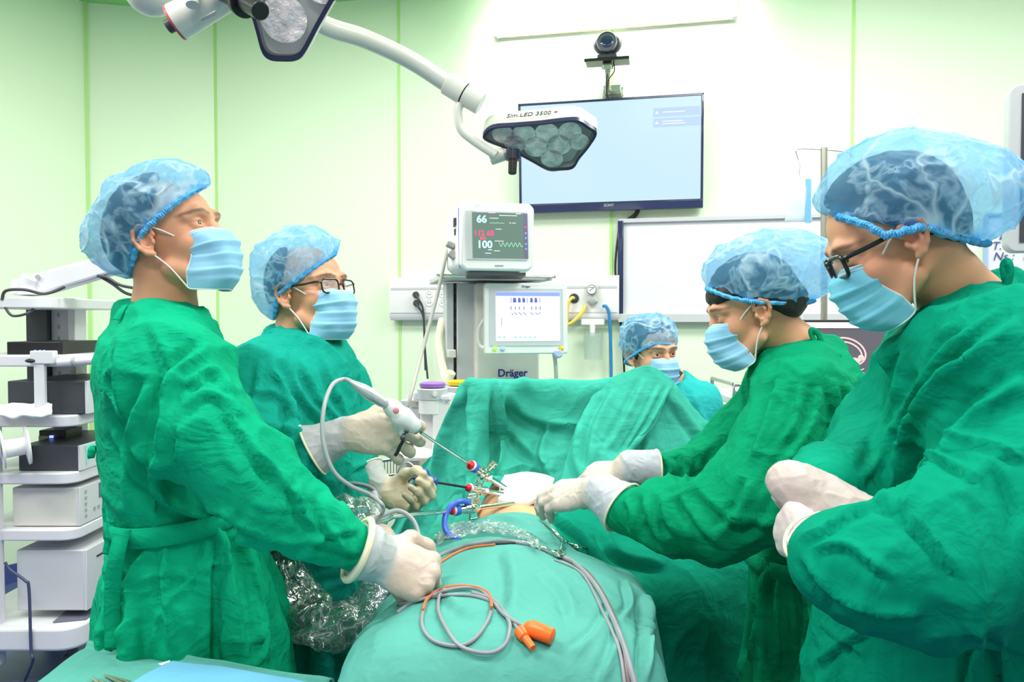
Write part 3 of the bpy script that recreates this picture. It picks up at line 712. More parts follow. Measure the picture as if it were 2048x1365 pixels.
for c in (-.1, -.082, -.042, -.024, -.006, .012, .03): mb.lathe([(0, .0042), (.001, .0042), (.001, .003)], (c, -.0045, -.068), (0, -1, 0), 14)
mb.build('soft_keys', mat('vent_teal', (.1, .3, .3), .3, emit=(.30, .60, .55), es=.6), vs)
text('Dr\u00e4ger', .011, VM @ frame((0, -.0012, .114), x=(1, 0, 0), z=(0, -1, 0)), mat('print_navy', (.03, .04, .2), .5), vs)
for c, m_, r_ in ((-.115, mat('button_green', (.4, .8, .1), .3, emit=(.35, .8, .1), es=.4), .008), (-.087, mat('button_pale', (.45, .65, .9), .3), .008), (.125, YEL, .009)):
    MB(VM).lathe([(0, r_), (.005, r_), (.007, r_ * .7)], (c, 0, -.108), (0, -1, 0), 18).build('button', m_, vs)
mb = MB(VM); mb.lathe([(0, .016), (.018, .015), (.022, .011)], (.112, .0, -.128), (0, -1, 0), 20); mb.build('rotary_knob', mat('knob_blue', (.45, .52, .8), .3), vs)
mb = MB(); mb.tube(catmull([P(1108, 705, Ya - .1), P(1112, 740, Ya - .1), P(1113, 800, Ya - .05)], 5), .008); mb.build('display_post', OFFW, am)
mb = MB(); mb.tube(catmull([P(968, 640, Ya - .14), P(958, 660, Ya - .12), P(960, 690, Ya - .12), P(972, 697, Ya - .14)], 5), .007); mb.build('handle', WHITE, am)
text('Dr\u00e4ger', .040, PM(1025, 747, Ya - .004, ya) @ frame((0, -.002, 0), x=(1, 0, 0), z=(0, -1, 0)), mat('print_navy2', (.02, .025, .20), .5), am, bold=.025)
pbox(896, 700, 912, 716, Ya - .02, .03, ya).build('latch', OFFW, am, bevel=.003)
# vaporisers and absorber block at its left
def vap(px, py, col, nm, lab, Y):
    q = P(px, py, Y); t_ = thing('vaporiser', P(px, py + 55, Y), lab, 'vaporiser', None); k = PX(Y)
    MB().lathe([(0, 30 * k), (20 * k, 31 * k), (22 * k, 29 * k)], q - [0, 0, 32 * k], (0, 0, 1), 32).build('dial', LGREY, t_)
    MB().lathe([(0, 25.5 * k), (7 * k, 26 * k), (9 * k, 22 * k)], q - [0, 0, 8 * k], (0, 0, 1), 32).build('cap', col, t_)
    mb = MB(); mb.lathe([(0, 28 * k), (30 * k, 28 * k)], q - [0, 0, 60 * k], (0, 0, 1), 32); mb.build('body', WHITE, t_)
    MB().cyl(q + [8 * k, -27 * k, -20 * k], q + [8 * k, -33 * k, -20 * k], 4.5 * k, n=14).build('lock_button', WHITE, t_)
    return t_
vap(865, 766, PURP, 'p', 'anaesthetic vaporiser with purple cap beside the green drape', 2.6)
vap(921, 762, YEL, 'y', 'anaesthetic vaporiser with yellow cap nearest the drape corner', 2.68)
mb = MB(); pbox(841, 786, 935, 960, 2.62, .22, R(8), mb); pbox(826, 783, 848, 805, 2.6, .1, 0, mb); mb.build('absorber_block', WHITE, am, bevel=.008)
pbox(866, 790, 903, 960, 2.56, .08, R(8)).build('absorber_door', WHITE, am, bevel=.006)
text('Dr\u00e4ger', .014, PM(891, 801, 2.555, R(8)) @ frame((0, -.002, 0), x=(1, 0, 0), z=(0, -1, 0)), mat('print_navy', (0, 0, 0)), am)
pbox(800, 800, 840, 880, 2.64, .12, R(-10)).build('side_unit', LGREY, am, bevel=.006)
pbox(822, 802, 838, 815, 2.63, .01, R(-10)).build('side_label', mat('label_beige', (.5, .45, .4), .6), am)
mb = MB(); mb.prism([P(790, 912, 2.45), P(905, 890, 2.7), P(985, 900, 2.8), P(985, 960, 2.45)], (0, 0, -.02)); pbox(790, 912, 985, 1010, 2.45, .4, 0, mb); mb.build('writing_table', OFFW, am, bevel=.01)
mb = MB()
for k in range(9): pbox(812, 922 + 4.4 * k, 838, 924 + 4.4 * k, 2.447, .004, 0, mb)
mb.build('vent_grille', GREY, am)
mb = MB(); a = P(745, 925, 2.4); b_ = P(793, 918, 2.4)
for dz in (0, -.05): mb.tube([a + [0, 0, dz], b_ + [0, 0, dz]], .006)
for u in np.linspace(0, 1, 9): mb.tube([a + (b_ - a) * u, a + (b_ - a) * u + [0, 0, -.05]], .0018, 5)
bk = mb.build('wire_basket', STEEL, am)
mb = MB(); mb.tube(catmull([P(885, 640, 2.95), P(878, 680, 2.9), P(882, 720, 2.85), P(893, 760, 2.8), P(903, 745, 2.78)], 8), .017); tag(mb.build('breathing_hose', CREAMH), 'cream corrugated breathing hose beside the grey machine column', 'hose')
# wall-mains cable bundle of the monitor
mb = MB(); mb.tube(catmull([P(905, 475, 2.72), P(893, 510, 2.7), P(872, 600, 2.66), P(845, 700, 2.6), P(822, 790, 2.5), P(812, 830, 2.5)], 8), .0065)
mb.tube(catmull([P(906, 480, 2.72), P(897, 500, 2.71), P(878, 580, 2.68), P(850, 690, 2.62)], 8), .004)
tag(mb.build('sensor_cable', mat('cable_beige', (.48, .46, .42), .5)), 'beige sensor cables running down from the patient monitor', 'cable')

Ym = 2.62; pmn = thing('patient_monitor', P(990, 547, Ym), 'white patient monitor showing green waveform and numbers on the machine top', 'monitor')
MQ = PM(995, 474, Ym, R(11), R(-6)); k = PX(Ym)
rr = [(-64, -69), (62, -69), (72, -58), (77, 60), (68, 70), (-66, 72), (-74, 62), (-76, -58)]
body = MB(MQ).prism([(a * k, 0, b_ * k) for a, b_ in rr], (0, .02, 0)).build('front_housing', WHITE, pmn, bevel=.01)
MB(MQ).prism([((a - 4) * k * .98, .02, b_ * k * .96) for a, b_ in rr], (-.03, .11, 0)).build('rear_housing', WHITE, pmn, bevel=.012)
MB(MQ).box((-75 * k, .026, 0), (.006, .006, .21)).build('blue_band', mat('band_blue', (.25, .32, .72), .4), pmn)
mb = MB(MQ)
MB(MQ).box((-.002, -.0015, .004), (122 * k, .003, 98 * k)).build('screen_frame', LGREY, pmn)
SG = mat('monitor_screen', (.02, .03, .03), .2, emit=(.10, .16, .13), es=1.0)
MB(MQ).box((1 * k, -.003, .004), (103 * k, .002, 92 * k)).build('screen', SG, pmn)
MB(MQ).box((57 * k, -.003, .004), (9 * k, .002, 92 * k)).build('key_strip', mat('strip_dark', (.05, .05, .08), .3, emit=(.08, .08, .13), es=1), pmn)
TM = MQ @ frame((0, -.0045, 0), x=(1, 0, 0), z=(0, -1, 0))
def tt(s_, x, y, sz, m_): text(s_, sz, TM @ frame((x * k, y * k, 0)), m_, pmn, 'reading', align='LEFT', ext=.0004, bold=.03)
EC = mat('read_cyan', (.1, .1, .1), .3, emit=(.45, .85, 1), es=.9); ER = mat('read_red', (.1, .0, .0), .3, emit=(1, .10, .22), es=.8); EG = mat('read_green', (.1, .1, .1), .3, emit=(.3, .9, .45), es=.7); EW = mat('read_white', (.1, .1, .1), .3, emit=(.9, .95, .95), es=.8)
tt('66', -42, 34, .036, EC); tt('112', -48, 6, .025, ER); tt('68', -22, 6, .025, ER); tt('(83)', -36, -4, .013, ER); tt('100', -42, -17, .036, EC)
mb = MB(MQ)
for x0, x1, z_ in ((-43, -20, 49), (-18, -4, 48)): mb.box(((x0 + x1) / 2 * k, -.0045, z_ * k), ((x1 - x0) * k, .001, .003))
mb.build('screen_header', mat('read_lilac', (.1, .1, .1), .3, emit=(.62, .5, .95), es=.8), pmn)
mb = MB(MQ)
for x0, x1, z_ in ((-16, 2, 37), (4, 40, 43), (24, 28, 28), (30, 37, 28), (-4, 8, 15), (-20, -12, -27), (-8, 4, -29), (-26, -14, -34), (38, 48, 47), (-6, 12, -9)): mb.box(((x0 + x1) / 2 * k, -.0045, z_ * k), ((x1 - x0) * k, .001, .0018))
mb.build('screen_text', EW, pmn)
mb = MB(MQ); xs = np.linspace(2, 50, 60); mb.tube([(x * k, -.0045, (-16 + 4 * math.sin(x * .75)) * k) for x in xs], .0009, 4)
xs = np.linspace(-16, 14, 30); mb.tube([(x * k, -.0045, (27 + (1.5 if int(x) % 9 == 0 else 0)) * k) for x in xs], .0008, 4); mb.build('waveform', EG, pmn)
for j, z_ in enumerate((20, 8, -2, -14, -24)): MB(MQ).lathe([(0, .0036), (.0012, .0036)], (57 * k, -.004, z_ * k), (0, -1, 0), 12).build('key', ER if j == 0 else TB, pmn)
text('Infinity', .007, TM @ frame((-45 * k, 62 * k, .003)), LGREY, pmn, align='LEFT'); MB(MQ).box((.004, -.001, -58 * k), (.03, .002, .004)).build('maker_mark', GREY, pmn)
mb = MB(MQ); mb.box((-81 * k, .05, 34 * k), (.012, .03, .026)); mb.box((-81 * k, .05, 14 * k), (.008, .02, .02)); mb.build('port', DARK, pmn)
mb = MB(MQ); mb.box((-.158, .06, -.02), (.03, .03, .02), ry=.4); mb.box((-.153, .06, -.055), (.03, .03, .022), ry=.7); mb.build('connector', mat('conn_grey', (.45, .43, .42), .5), pmn, bevel=.004)
MB(MQ).box((.0, .05, -.128), (.2, .08, .012)).build('foot', DARK, pmn)

# ================================================================ endoscopy cart at the left
CX0, CX1, CY0, CY1 = -2.12, -1.70, 2.86, 3.42
ec = thing('endoscopy_cart', ((CX0 + CX1) / 2, (CY0 + CY1) / 2, 0), 'white wheeled equipment cart with shelves at the left behind the tall surgeon', 'equipment cart')
def zpx(py, Y=2.88): return CAMZ - (py - 640.5) * Y / FPX
SHELF = {1: zpx(606), 2: zpx(722), 3: zpx(843), 4: zpx(958), 5: zpx(1072)}
CW = mat('cart_lilac_white', (.70, .69, .74), .4)
for k, z in SHELF.items():
    x1 = CX1 - .07 if k == 1 else CX1 + .02; rr = rrect(x1 - CX0, CY1 - CY0, .06)
    MB().prism([((CX0 + x1) / 2 + a, (CY0 + CY1) / 2 + b_, z - .022) for a, b_ in rr], (0, 0, .044)).build('shelf', CW, ec, bevel=.006)
zb = .21; rr = rrect(CX1 - CX0 + .1, CY1 - CY0 + .1, .08); MB().prism([((CX0 + CX1) / 2 + a, (CY0 + CY1) / 2 + b_, zb - .05) for a, b_ in rr], (0, 0, .09)).build('base', CW, ec, bevel=.012)
MB().prism([(CX1 - .07, CY0 + .0, zb + .042), (CX1 + .04, CY0 + .03, zb + .042), (CX1 + .04, CY0 + .22, zb + .042), (CX1 - .1, CY0 + .2, zb + .042)], (0, 0, .004)).build('base_insert', mat('insert_grey', (.16, .16, .22), .4), ec)
for x, y in ((CX0 + .05, CY0 + .04), (CX1 - .02, CY0 + .04), (CX0 + .05, CY1 - .04), (CX1 - .02, CY1 - .04)):
    mb = MB(); mb.cyl((x - .02, y, .06), (x + .02, y, .06), .06); mb.cyl((x, y, .06), (x, y, .17), .02); mb.build('castor', DARK, ec)
MB().box((CX0 + .13, CY0 + .0, (SHELF[5] + zb) / 2 + .16), (.05, .05, .95)).build('front_post', CW, ec, bevel=.01)
mb = MB(); xa = P(100, 700, 3.3)[0]; xb = P(150, 700, 3.3)[0]; mb.box(((xa + xb) / 2, 3.34, (.2 + zpx(590)) / 2), (xb - xa, .06, zpx(590) - .2)); mb.build('rear_column', LGREY, ec, bevel=.004)
MB().box((xb + .012, 3.3, (.2 + zpx(590)) / 2), (.03, .09, zpx(590) - .2)).build('column_edge', CW, ec, bevel=.004)
MB().box((xa - .045, 3.31, 1.30), (.09, .06, .33)).build('cable_duct', DARK, ec)
mb = MB()
for k in range(22):
    for sx in (.3, .75): mb.box((xa + (xb - xa) * sx, 3.308, .35 + k * .052), (.006, .004, .018))
mb.build('slot', GREY, ec)
mb = MB(); q = P(72, 715, 2.84); mb.box(q + [.015, 0, -.09], (.04, .02, .2)); mb.box(q + [.03, .0, .0], (.09, .03, .05)); mb.build('bracket', CW, ec, bevel=.004); MB().cyl(P(118, 725, 2.84), P(205, 719, 2.84), .017).build('push_handle', CW, ec)
MB().cyl(P(146, 724, 2.835), P(152, 723.5, 2.835), .018).build('handle_end', GREY, ec)
MB().ball(P(62, 722, 2.83), (.02, .02, .008)).build('black_hook', BLACK, ec)
mb = MB()
mb.tube(catmull([P(55, 590, 2.95), P(55, 570, 2.95), P(62, 556, 2.95)], 4), .034); 
mb.build('arm_pivot', CW, ec)
A0, A1 = P(60, 560, 2.95), P(300, 497, 2.95); d = A1 - A0; up = np.array([0, 0, 1.])
mb = MB(); mb.prism([P(18, 561, 2.95), P(70, 546, 2.95), P(190, 514, 2.95), P(300, 478, 2.95), P(300, 545, 2.95), P(220, 548, 2.95), P(92, 586, 2.95), P(70, 590, 2.95), P(48, 592, 2.95), P(18, 590, 2.95)], (0, .07, 0)); mb.build('monitor_arm', CW, ec, bevel=.012)
MB().cyl(P(75, 554, 2.945), P(75, 554, 2.935), .009).build('arm_bolt', GREY, ec)
mb = MB(); mb.tube(catmull([P(4, 600, 2.86), P(12, 582, 2.86), P(50, 580, 2.86), P(90, 588, 2.9), P(130, 574, 2.93)], 6), .006); mb.tube(catmull([P(10, 615, 2.86), P(25, 632, 2.86), P(55, 627, 2.86), P(72, 613, 2.9)], 6), .005)
mb.build('arm_cable', DARK, ec); mb = MB()
mb.tube(catmull([P(195, 552, 2.95), P(215, 556, 2.95), P(245, 572, 2.95), P(300, 580, 2.95)], 6), .006); mb.tube(catmull([P(200, 553, 2.96), P(225, 568, 2.96), P(255, 588, 2.96), P(300, 596, 2.96)], 6), .006)
mb.build('arm_cable', DARK, ec)
mb = MB(); z0_ = zpx(1125); mb.tube(catmull([P(10, 1125, 2.82), P(20, 1140, 2.82), P(50, 1162, 2.81), P(58, 1180, 2.81), P(62, 1300, 2.8), P(66, 1320, 2.8), (P(50, 1360, 2.9)[0], 2.9, .01)], 8), .0055)
tag(mb.build('power_cord', mat('cord_blue_grey', (.05, .06, .13), .4)), 'dark power cord hanging in front of the lowest cart device', 'cord')
# devices: side face to us (plane Y = const), front panel facing right (plane X = const)
def device(name, lab, xl, xr, py0, py1, m_side, m_front, Y=2.9, depth=.42, fr=True):
    X0, X1 = P(xl, 0, Y)[0], P(xr, 0, Y)[0]; zt_, zb_ = zpx(py0, Y), zpx(py1, Y)
    t_ = thing(name, ((X0 + X1) / 2, Y + depth / 2, zb_), lab, 'medical device')
    MB().box(((X0 + X1) / 2, Y + depth / 2, (zt_ + zb_) / 2), (X1 - X0, depth, zt_ - zb_)).build('casing', m_side, t_, bevel=.004)
    f_ = MB().box((X1 + .004, Y + depth / 2, (zt_ + zb_) / 2), (.012, depth, zt_ - zb_)).build('front_panel', m_front, t_, bevel=.002) if fr else None
    return t_, X1 + .0105, zb_, zt_, f_
LILAC = mat('panel_silver', (.62, .62, .66), .35); TEAL = mat('teal_badge', (.25, .75, .65), .4)
d1, fx, za, zb2, f1 = device('light_source', 'charcoal light source with teal badge on the third cart shelf', 0, 158, 763, 829, DARK, LILAC)
MB().prism([(fx, 2.93, zb2 - .01), (fx, 2.99, zb2 - .01), (fx, 2.935, za + .05)], (.002, 0, 0)).build('badge', TEAL, f1)
MB().cyl((fx, 3.0, za + .04), (fx + .02, 3.0, za + .04), .011).build('light_port', GREY, f1); MB().box((fx, 3.06, za + .04), (.003, .03, .008)).build('switch', BLACK, f1)
d2, fx, za, zb2, f2 = device('camera_processor', 'charcoal camera processor with red display on the fourth cart shelf', 20, 142, 893, 944, DARK, LILAC)
MB().prism([(fx, 2.93, zb2 - .005), (fx, 3.0, zb2 - .005), (fx, 2.935, za + .015)], (.002, 0, 0)).build('badge', TEAL, f2)
MB().box((fx, 3.05, za + .065), (.003, .03, .016)).build('red_display', mat('led_red', (.4, 0, .02), .3, emit=(.9, .03, .1), es=.6), f2)
mb = MB()
for y_ in (3.11, 3.14, 3.17): mb.box((fx, y_, za + .04), (.004, .012, .01))
mb.build('key', BLACK, f2)
d3, fx, za, zb2, f3 = device('insufflator', 'cream gas insufflator with grey display on the fifth cart shelf', 6, 138, 978, 1056, OFFW, LILAC)
MB().box((fx, 3.12, za + .11), (.003, .17, .06)).build('display', mat('lcd_grey', (.10, .12, .16), .2), f3)
mb = MB()
for j in range(5): mb.box((fx, 2.94, za + .03 + .024 * j), (.004, .012, .012))
for y_ in (3.0, 3.03, 3.09, 3.13, 3.16): mb.box((fx, y_, za + .045), (.004, .014, .014))
mb.build('key', GREY, f3)
d4, fx, za, zb2, f4 = device('printer', 'pale grey photo printer on the base of the cart', 12, 150, 1105, 1228, mat('printer_grey', (.58, .58, .62), .45), LILAC, Y=2.9)
MB().box((fx + .001, 3.12, zb2 - .045), (.004, .3, .006)).build('paper_slot', BLACK, f4); MB().box((fx + .001, 3.14, zb2 - .12), (.004, .2, .008)).build('tray_slot', GREY, f4)
d5, *_ = device('receiver_box', 'thin black receiver box on the second cart shelf', 0, 108, 684, 711, BLACK, BLACK, Y=2.92, depth=.25)
mb = MB()
for x_ in (70, 80, 88): mb.box(P(x_, 702, 2.917), (.006, .004, .006))
mb.build('status_light', mat('led_blue', (.1, .1, .3), .3, emit=(.2, .3, 1), es=1.5), d5)
d6, *_ = device('signal_converter', 'small black converter with blue light behind the white spool', 62, 112, 862, 890, BLACK, BLACK, Y=3.08, depth=.12)
MB().box(P(90, 877, 3.077), (.05, .004, .02)).build('terminal_strip', mat('terminal_olive', (.25, .27, .15), .5), d6)
MB().box(P(103, 874, 3.072), (.014, .006, .01)).build('status_light', MATS['led_blue'], d6)
sp_ = thing('cable_spool', P(20, 938, 2.82), 'white plastic spool on the fourth cart shelf', 'spool')
a = P(15, 898, 2.80); ax = np.array([.75, .6, .1]); MB().lathe([(0, .072), (.006, .074), (.008, .06), (.012, .034), (.075, .034), (.078, .06), (.08, .074), (.088, .072)], a - ax * .02, ax, 36).build('spool_body', WHITE, sp_)
mb = MB(); mb.lathe([(0, .03), (.003, .03)], a - ax * .028, ax); mb.build('hub', LGREY, sp_)
for k in range(4):
    an = k * 1.57; MB().ball(a - ax / np.linalg.norm(ax) * .03 + np.array([-.02 * math.cos(an) * .6, .02 * math.cos(an) * .75, .02 * math.sin(an)]), .004).build('hub_hole', GREY, sp_)
rows = [[P(x, y + (3 * math.sin(x * .2 + r_)), 2.86 - .02 * r_) + [0, 0, 0] for x in np.linspace(-12, 104, 7)] for r_, y in enumerate((809, 815, 824, 834))]
tag(sheet('folded_towel', rows, mat('towel_white', (.8, .85, .82), .8, bump=.4, bscale=60), None, 5, 5, disp=lambda V, N: .006 * vnoise(V * 30), solid=.012), 'crumpled white towel on the third cart shelf', 'towel')

# ================================================================ surgical lamps
PEARL = mat('lamp_pearl', (.66, .65, .60), .3); RIM = mat('lamp_rim', (.03, .03, .075), .3)
LENS = mat('lamp_cover', (.85, .9, .9), .06, alpha=.14)
REFL = mat('lamp_reflector', (.88, .76, .78), .2, metal=.3, var=.4, vscale=30, bump=1, bscale=22, bdist=.02)
def lamp_head(t, poly, p0, n, thick, inset, label_txt=None, cells=()):
    n = np.array(n, float); n /= np.linalg.norm(n)
    O = np.array([onplane(a, b_, p0, n) for a, b_ in poly]); c = O.mean(0)
    O = catmull(O, 4, True)
    mb = MB(); k = len(O)
    I = c + (O - c) * (1 - inset); V = []; F = []
    rings = [I + n * .0, I + n * .006, O + n * .004, O * 1.0, c + (O - c) * 1.0 - n * .012]
    for r_ in rings: V += list(r_)
    for r_ in range(len(rings) - 1):
        for i in range(k): F.append((r_ * k + i, r_ * k + (i + 1) % k, (r_ + 1) * k + (i + 1) % k, (r_ + 1) * k + i))
    mesh_np('rim', np.array(V), F, RIM, t, autosm=50)
    rings = [O - n * .012, c + (O - c) * 1.015 - n * .016, c + (O - c) * 1.0 - n * thick * .8, c + (O - c) * .9 - n * thick, c + (O - c) * .5 - n * thick * 1.15, c + (O - c) * .02 - n * thick * 1.2]
    V = []; F = []
    for r_ in rings: V += list(r_)
    for r_ in range(len(rings) - 1):
        for i in range(k): F.append((r_ * k + i, r_ * k + (i + 1) % k, (r_ + 1) * k + (i + 1) % k, (r_ + 1) * k + i))
    mesh_np('housing', np.array(V), F, PEARL, t, autosm=50)
    mesh_np('reflector_bed', np.array(list(I - n * .030)), [tuple(range(k))], mat('bed_grey', (.66, .67, .67), .5, bump=.3, bscale=40), t, smooth=False)
    mesh_np('cover_glass', np.array(list(I + n * .002)), [tuple(range(k))], LENS, t, smooth=False)
    for (a, b_, r_) in cells:
        q = onplane(a, b_, p0 - n * .004, n); mb = MB(); mb.lathe([(0, r_), (-.004, r_ * .96), (-.014, r_ * .72), (-.022, r_ * .35), (-.024, .004), (-.014, .004), (-.0139, .001)], q, n, 40); mb.build('reflector', REFL, t)
    return O, c, n
# nearer lamp, cut by the top of the picture
p0 = P(575, 40, 1.75); n = np.array([.10, -.90, -.42])
l1 = thing('surgical_lamp', (p0[0], p0[1] + .1, p0[2] - .05), 'operating lamp head with clear reflector cut off at the top left', 'surgical lamp')
poly = [(500, 25), (512, 62), (524, 104), (540, 120), (566, 123), (592, 121), (610, 106), (640, 50), (672, -6), (720, -90), (690, -190), (560, -230), (440, -190), (410, -110), (470, -30)]
cells = [(568, 38, .052), (505, -40, .045), (645, -38, .048), (575, -70, .05), (560, -150, .05), (640, -130, .045), (500, -120, .045)]
lamp_head(l1, poly, p0, n, .07, .10, cells=cells)
mb = MB(); mb.cyl(P(440, -25, 1.70), P(488, 0, 1.62), .026); mb.cyl(P(484, 0, 1.61), P(492, 4, 1.60), .034); mb.cyl(P(488, 3, 1.60), P(522, 22, 1.55), .019); mb.build('handle', BLACK, l1, bevel=.003)
mb = MB(); q0 = P(352, 45, 1.75); q1 = P(470, -20, 1.75); mb.cyl(q0, q1, .042, .034, n=40); mb.build('pivot_barrel', PEARL, l1, bevel=.003)
e = (q0 - q1) / np.linalg.norm(q0 - q1)
MB().lathe([(0, .041), (.004, .041), (.004, .034), (.001, .034)], q0, e, 40).build('red_ring', mat('ring_red', (.55, .06, .06), .4), l1)
MB().lathe([(0, .034), (.006, .030), (.008, .02), (.006, .018)], q0, e, 40).build('chrome_ring', CHROME, l1)
MB().lathe([(0, .017), (.022, .016), (.024, .012)], q0, e, 30).build('end_knob', DARK, l1)
mb = MB(); mb.cyl(P(385, 10, 1.68), P(375, -90, 1.72), .014); mb.build('arm_tube', PEARL, l1)
mb = MB(); f_ = (P(436, 22, 1.715) - P(405, 40, 1.715)); mb.tube([P(402, 40, 1.71), P(432, 24, 1.71)], .004, 6); mb.build('slot_mark', GREY, l1)
mb = MB(); mb.tube(catmull([P(375, -90, 1.72), P(420, -200, 1.7), P(500, -260, 1.75), P(600, -180, 1.85)], 8), .022); mb.build('yoke', PEARL, l1)
# ceiling hub of both lamps
hb = thing('ceiling_pivot', P(300, 30, 1.9), 'rounded white joint of the lamp arms at the top left', 'ceiling mount')
q = P(302, -22, 1.9); mb = MB(); mb.ball(q, (.066, .066, .066)); mb.cyl(q, q + [0, 0, .3], .05); mb.cyl(q + [0, 0, .3], (q[0], q[1], CEIL), .06); mb.build('joint', PEARL, hb)
MB().lathe([(0, .0665), (.002, .0665)], q + [0, 0, .012], (0, 0, 1), 40).build('seam', GREY, hb)
MB().cyl((q[0], q[1], CEIL - .06), (q[0], q[1], CEIL), .16).build('ceiling_cup', PEARL, hb)
# the farther lamp with its long arm
Yl = 2.25; p0 = P(1085, 290, Yl); n = np.array([-.06, -.62, -.78])
l2 = thing('surgical_lamp', (p0[0], p0[1], p0[2] - .15), 'operating lamp head lettered Sim.LED 3500 + hanging before the television', 'surgical lamp')
poly = [(967, 268), (985, 254), (1030, 250), (1080, 246), (1130, 240), (1158, 240), (1178, 252), (1194, 266), (1178, 294), (1160, 316), (1146, 336), (1120, 340), (1096, 340), (1062, 322), (1020, 300), (985, 287), (968, 278)]
cells = [(1006, 269, .032), (1048, 270, .036), (1094, 267, .036), (1140, 264, .034), (1030, 288, .032), (1072, 294, .037), (1118, 290, .037), (1158, 284, .030), (1104, 318, .034)]
O, c, nn = lamp_head(l2, poly, p0, n, .075, .055, cells=cells)
q = onplane(1064, 247, p0, nn); Tx = P(1100, 0, Yl) - P(1000, 0, Yl); e_z = -nn
# lettering on the near wall of the housing
a = onplane(985, 254, p0, nn); b_ = onplane(1158, 240, p0, nn); x = (b_ - a) / np.linalg.norm(b_ - a); nn_side = np.cross(x, -nn)
if nn_side[1] > 0: nn_side = -nn_side
zed = nn_side; yy = np.cross(zed, x); Mt = np.eye(4); Mt[:3, 0] = x; Mt[:3, 1] = yy; Mt[:3, 2] = zed; Mt[:3, 3] = onplane(1064, 248, p0, nn) - nn * .026 + nn_side * .0145
text('Sim.LED 3500 +', .023, Mt, mat('print_grey', (.06, .07, .07), .5), l2, ext=.001, shear=.2)
mb = MB(); mb.lathe([(0, .016), (.025, .016), (.026, .013), (.065, .0125), (.068, .009)], P(1026, 303, Yl - .02), (-.03, -.05, -1), 24); mb.build('handle', BLACK, l2)
mb = MB(); mb.lathe([(0, .022), (.03, .022)], P(1026, 300, Yl - .01), (-.03, -.05, -1), 24); mb.build('handle_collar', NAVY, l2)
mb = MB(); mb.lathe([(0, .014), (.006, .020), (.045, .022), (.05, .02)], P(1012, 307, Yl + .02), (-.9, .1, -.25), 30); mb.build('pivot', PEARL, l2)
arm = thing('suspension_boom', P(900, 200, Yl), 'long curved white lamp arm reaching down to the lettered lamp', 'boom')
pts = [P(560, -30, 1.95), P(640, 46, 2.05), P(730, 78, 2.12), P(820, 120, 2.2), P(900, 172, 2.25)]
MB().tube(catmull([P(330, -60, 1.9)] + pts, 10), .026, 20).build('tube', PEARL, arm)
mb = MB(); q0, q1, q2 = P(893, 166, Yl), P(928, 188, Yl), P(962, 208, Yl); mb.cyl(q0, q1, .034, n=32); mb.build('sleeve', PEARL, arm, bevel=.003)
mb = MB(); mb.cyl(q1 + (q2 - q1) * .03, q2, .034, n=32); mb.build('end_joint', PEARL, arm, bevel=.003)
MB().cyl(q1 - (q2 - q1) * .02, q1 + (q2 - q1) * .04, .0335, n=32).build('joint_gap', BLACK, arm)
MB().tube(catmull([P(932, 202, Yl), P(918, 212, Yl), P(916, 232, Yl), P(922, 258, Yl), P(940, 276, Yl), P(975, 300, Yl), P(992, 310, Yl)], 8), .0135, 16).build('elbow_tube', PEARL, arm)
# ================================================================ people
SKIN = mat('skin', (.6, .33, .2), .48, attr=True, sss=.12, bump=.15, bscale=180, bdist=.001, var=.04, vscale=18)
HAIR = mat('black_hair', (.012, .010, .010), .55, bump=.6, bscale=120, bdist=.003, aniso=(1, 1, .2))
EYE = mat('eyeball', (1, 1, 1), .1, attr=True, coat=.6)
LATEX = mat('latex_glove', (.8, .7, .62), .5, attr=True, sss=.05, bump=.5, bscale=55, bdist=.0035, var=.05, vscale=14)
CUFFR = mat('glove_rim', (.80, .72, .52), .55)
MASKB = cloth('mask_blue', (.32, .61, .86), var=.04, bump=.12)
MASKW = mat('mask_edge_white', (.74, .82, .90), .7); LOOP = mat('ear_loop_white', (.85, .83, .80), .7)
CAPB = capmat('cap_blue', (.20, .56, .92)); BAND = cloth('cap_band', (.13, .47, .84), bump=.2)
GLS = mat('spectacle_frame', (.012, .012, .016), .25); GL = mat('spectacle_lens', (.9, .93, .95), .03, alpha=.22)
G_A = cloth('gown_green_warm', (.003, .35, .18), bump=.6); G_B = cloth('gown_teal', (.008, .33, .25), bump=.6)
G_C = cloth('gown_green', (.002, .26, .12), bump=.6); G_D = cloth('gown_mint', (.001, .26, .155), bump=.5)
G_E = cloth('gown_turquoise', (.03, .42, .42), bump=.4)

def axis(lo, hi, flo, fhi, fine, coarse):
    return np.concatenate([np.arange(lo, flo, coarse), np.arange(flo, fhi, fine), np.arange(fhi, hi + coarse, coarse)])
def pxdir(dx, dy, dep=0): v = np.array([dx, dep, -dy], float); return v / np.linalg.norm(v)

def head_frame(ear, Y, az, el, roll=0, near=1, sc=1.0):
    fw = np.array([math.cos(R(az)) * math.cos(R(el)), math.sin(R(az)) * math.cos(R(el)), math.sin(R(el))])
    M = frame((0, 0, 0), y=fw, z=(0, 0, 1))
    M = M @ np.array(Matrix.Rotation(R(roll), 4, 'Y')); M[:3, :3] *= 1
    M[:3, 3] = P(*ear, Y) - M[:3, :3] @ np.array([.076 * near * sc, .0, -.004])
    return M

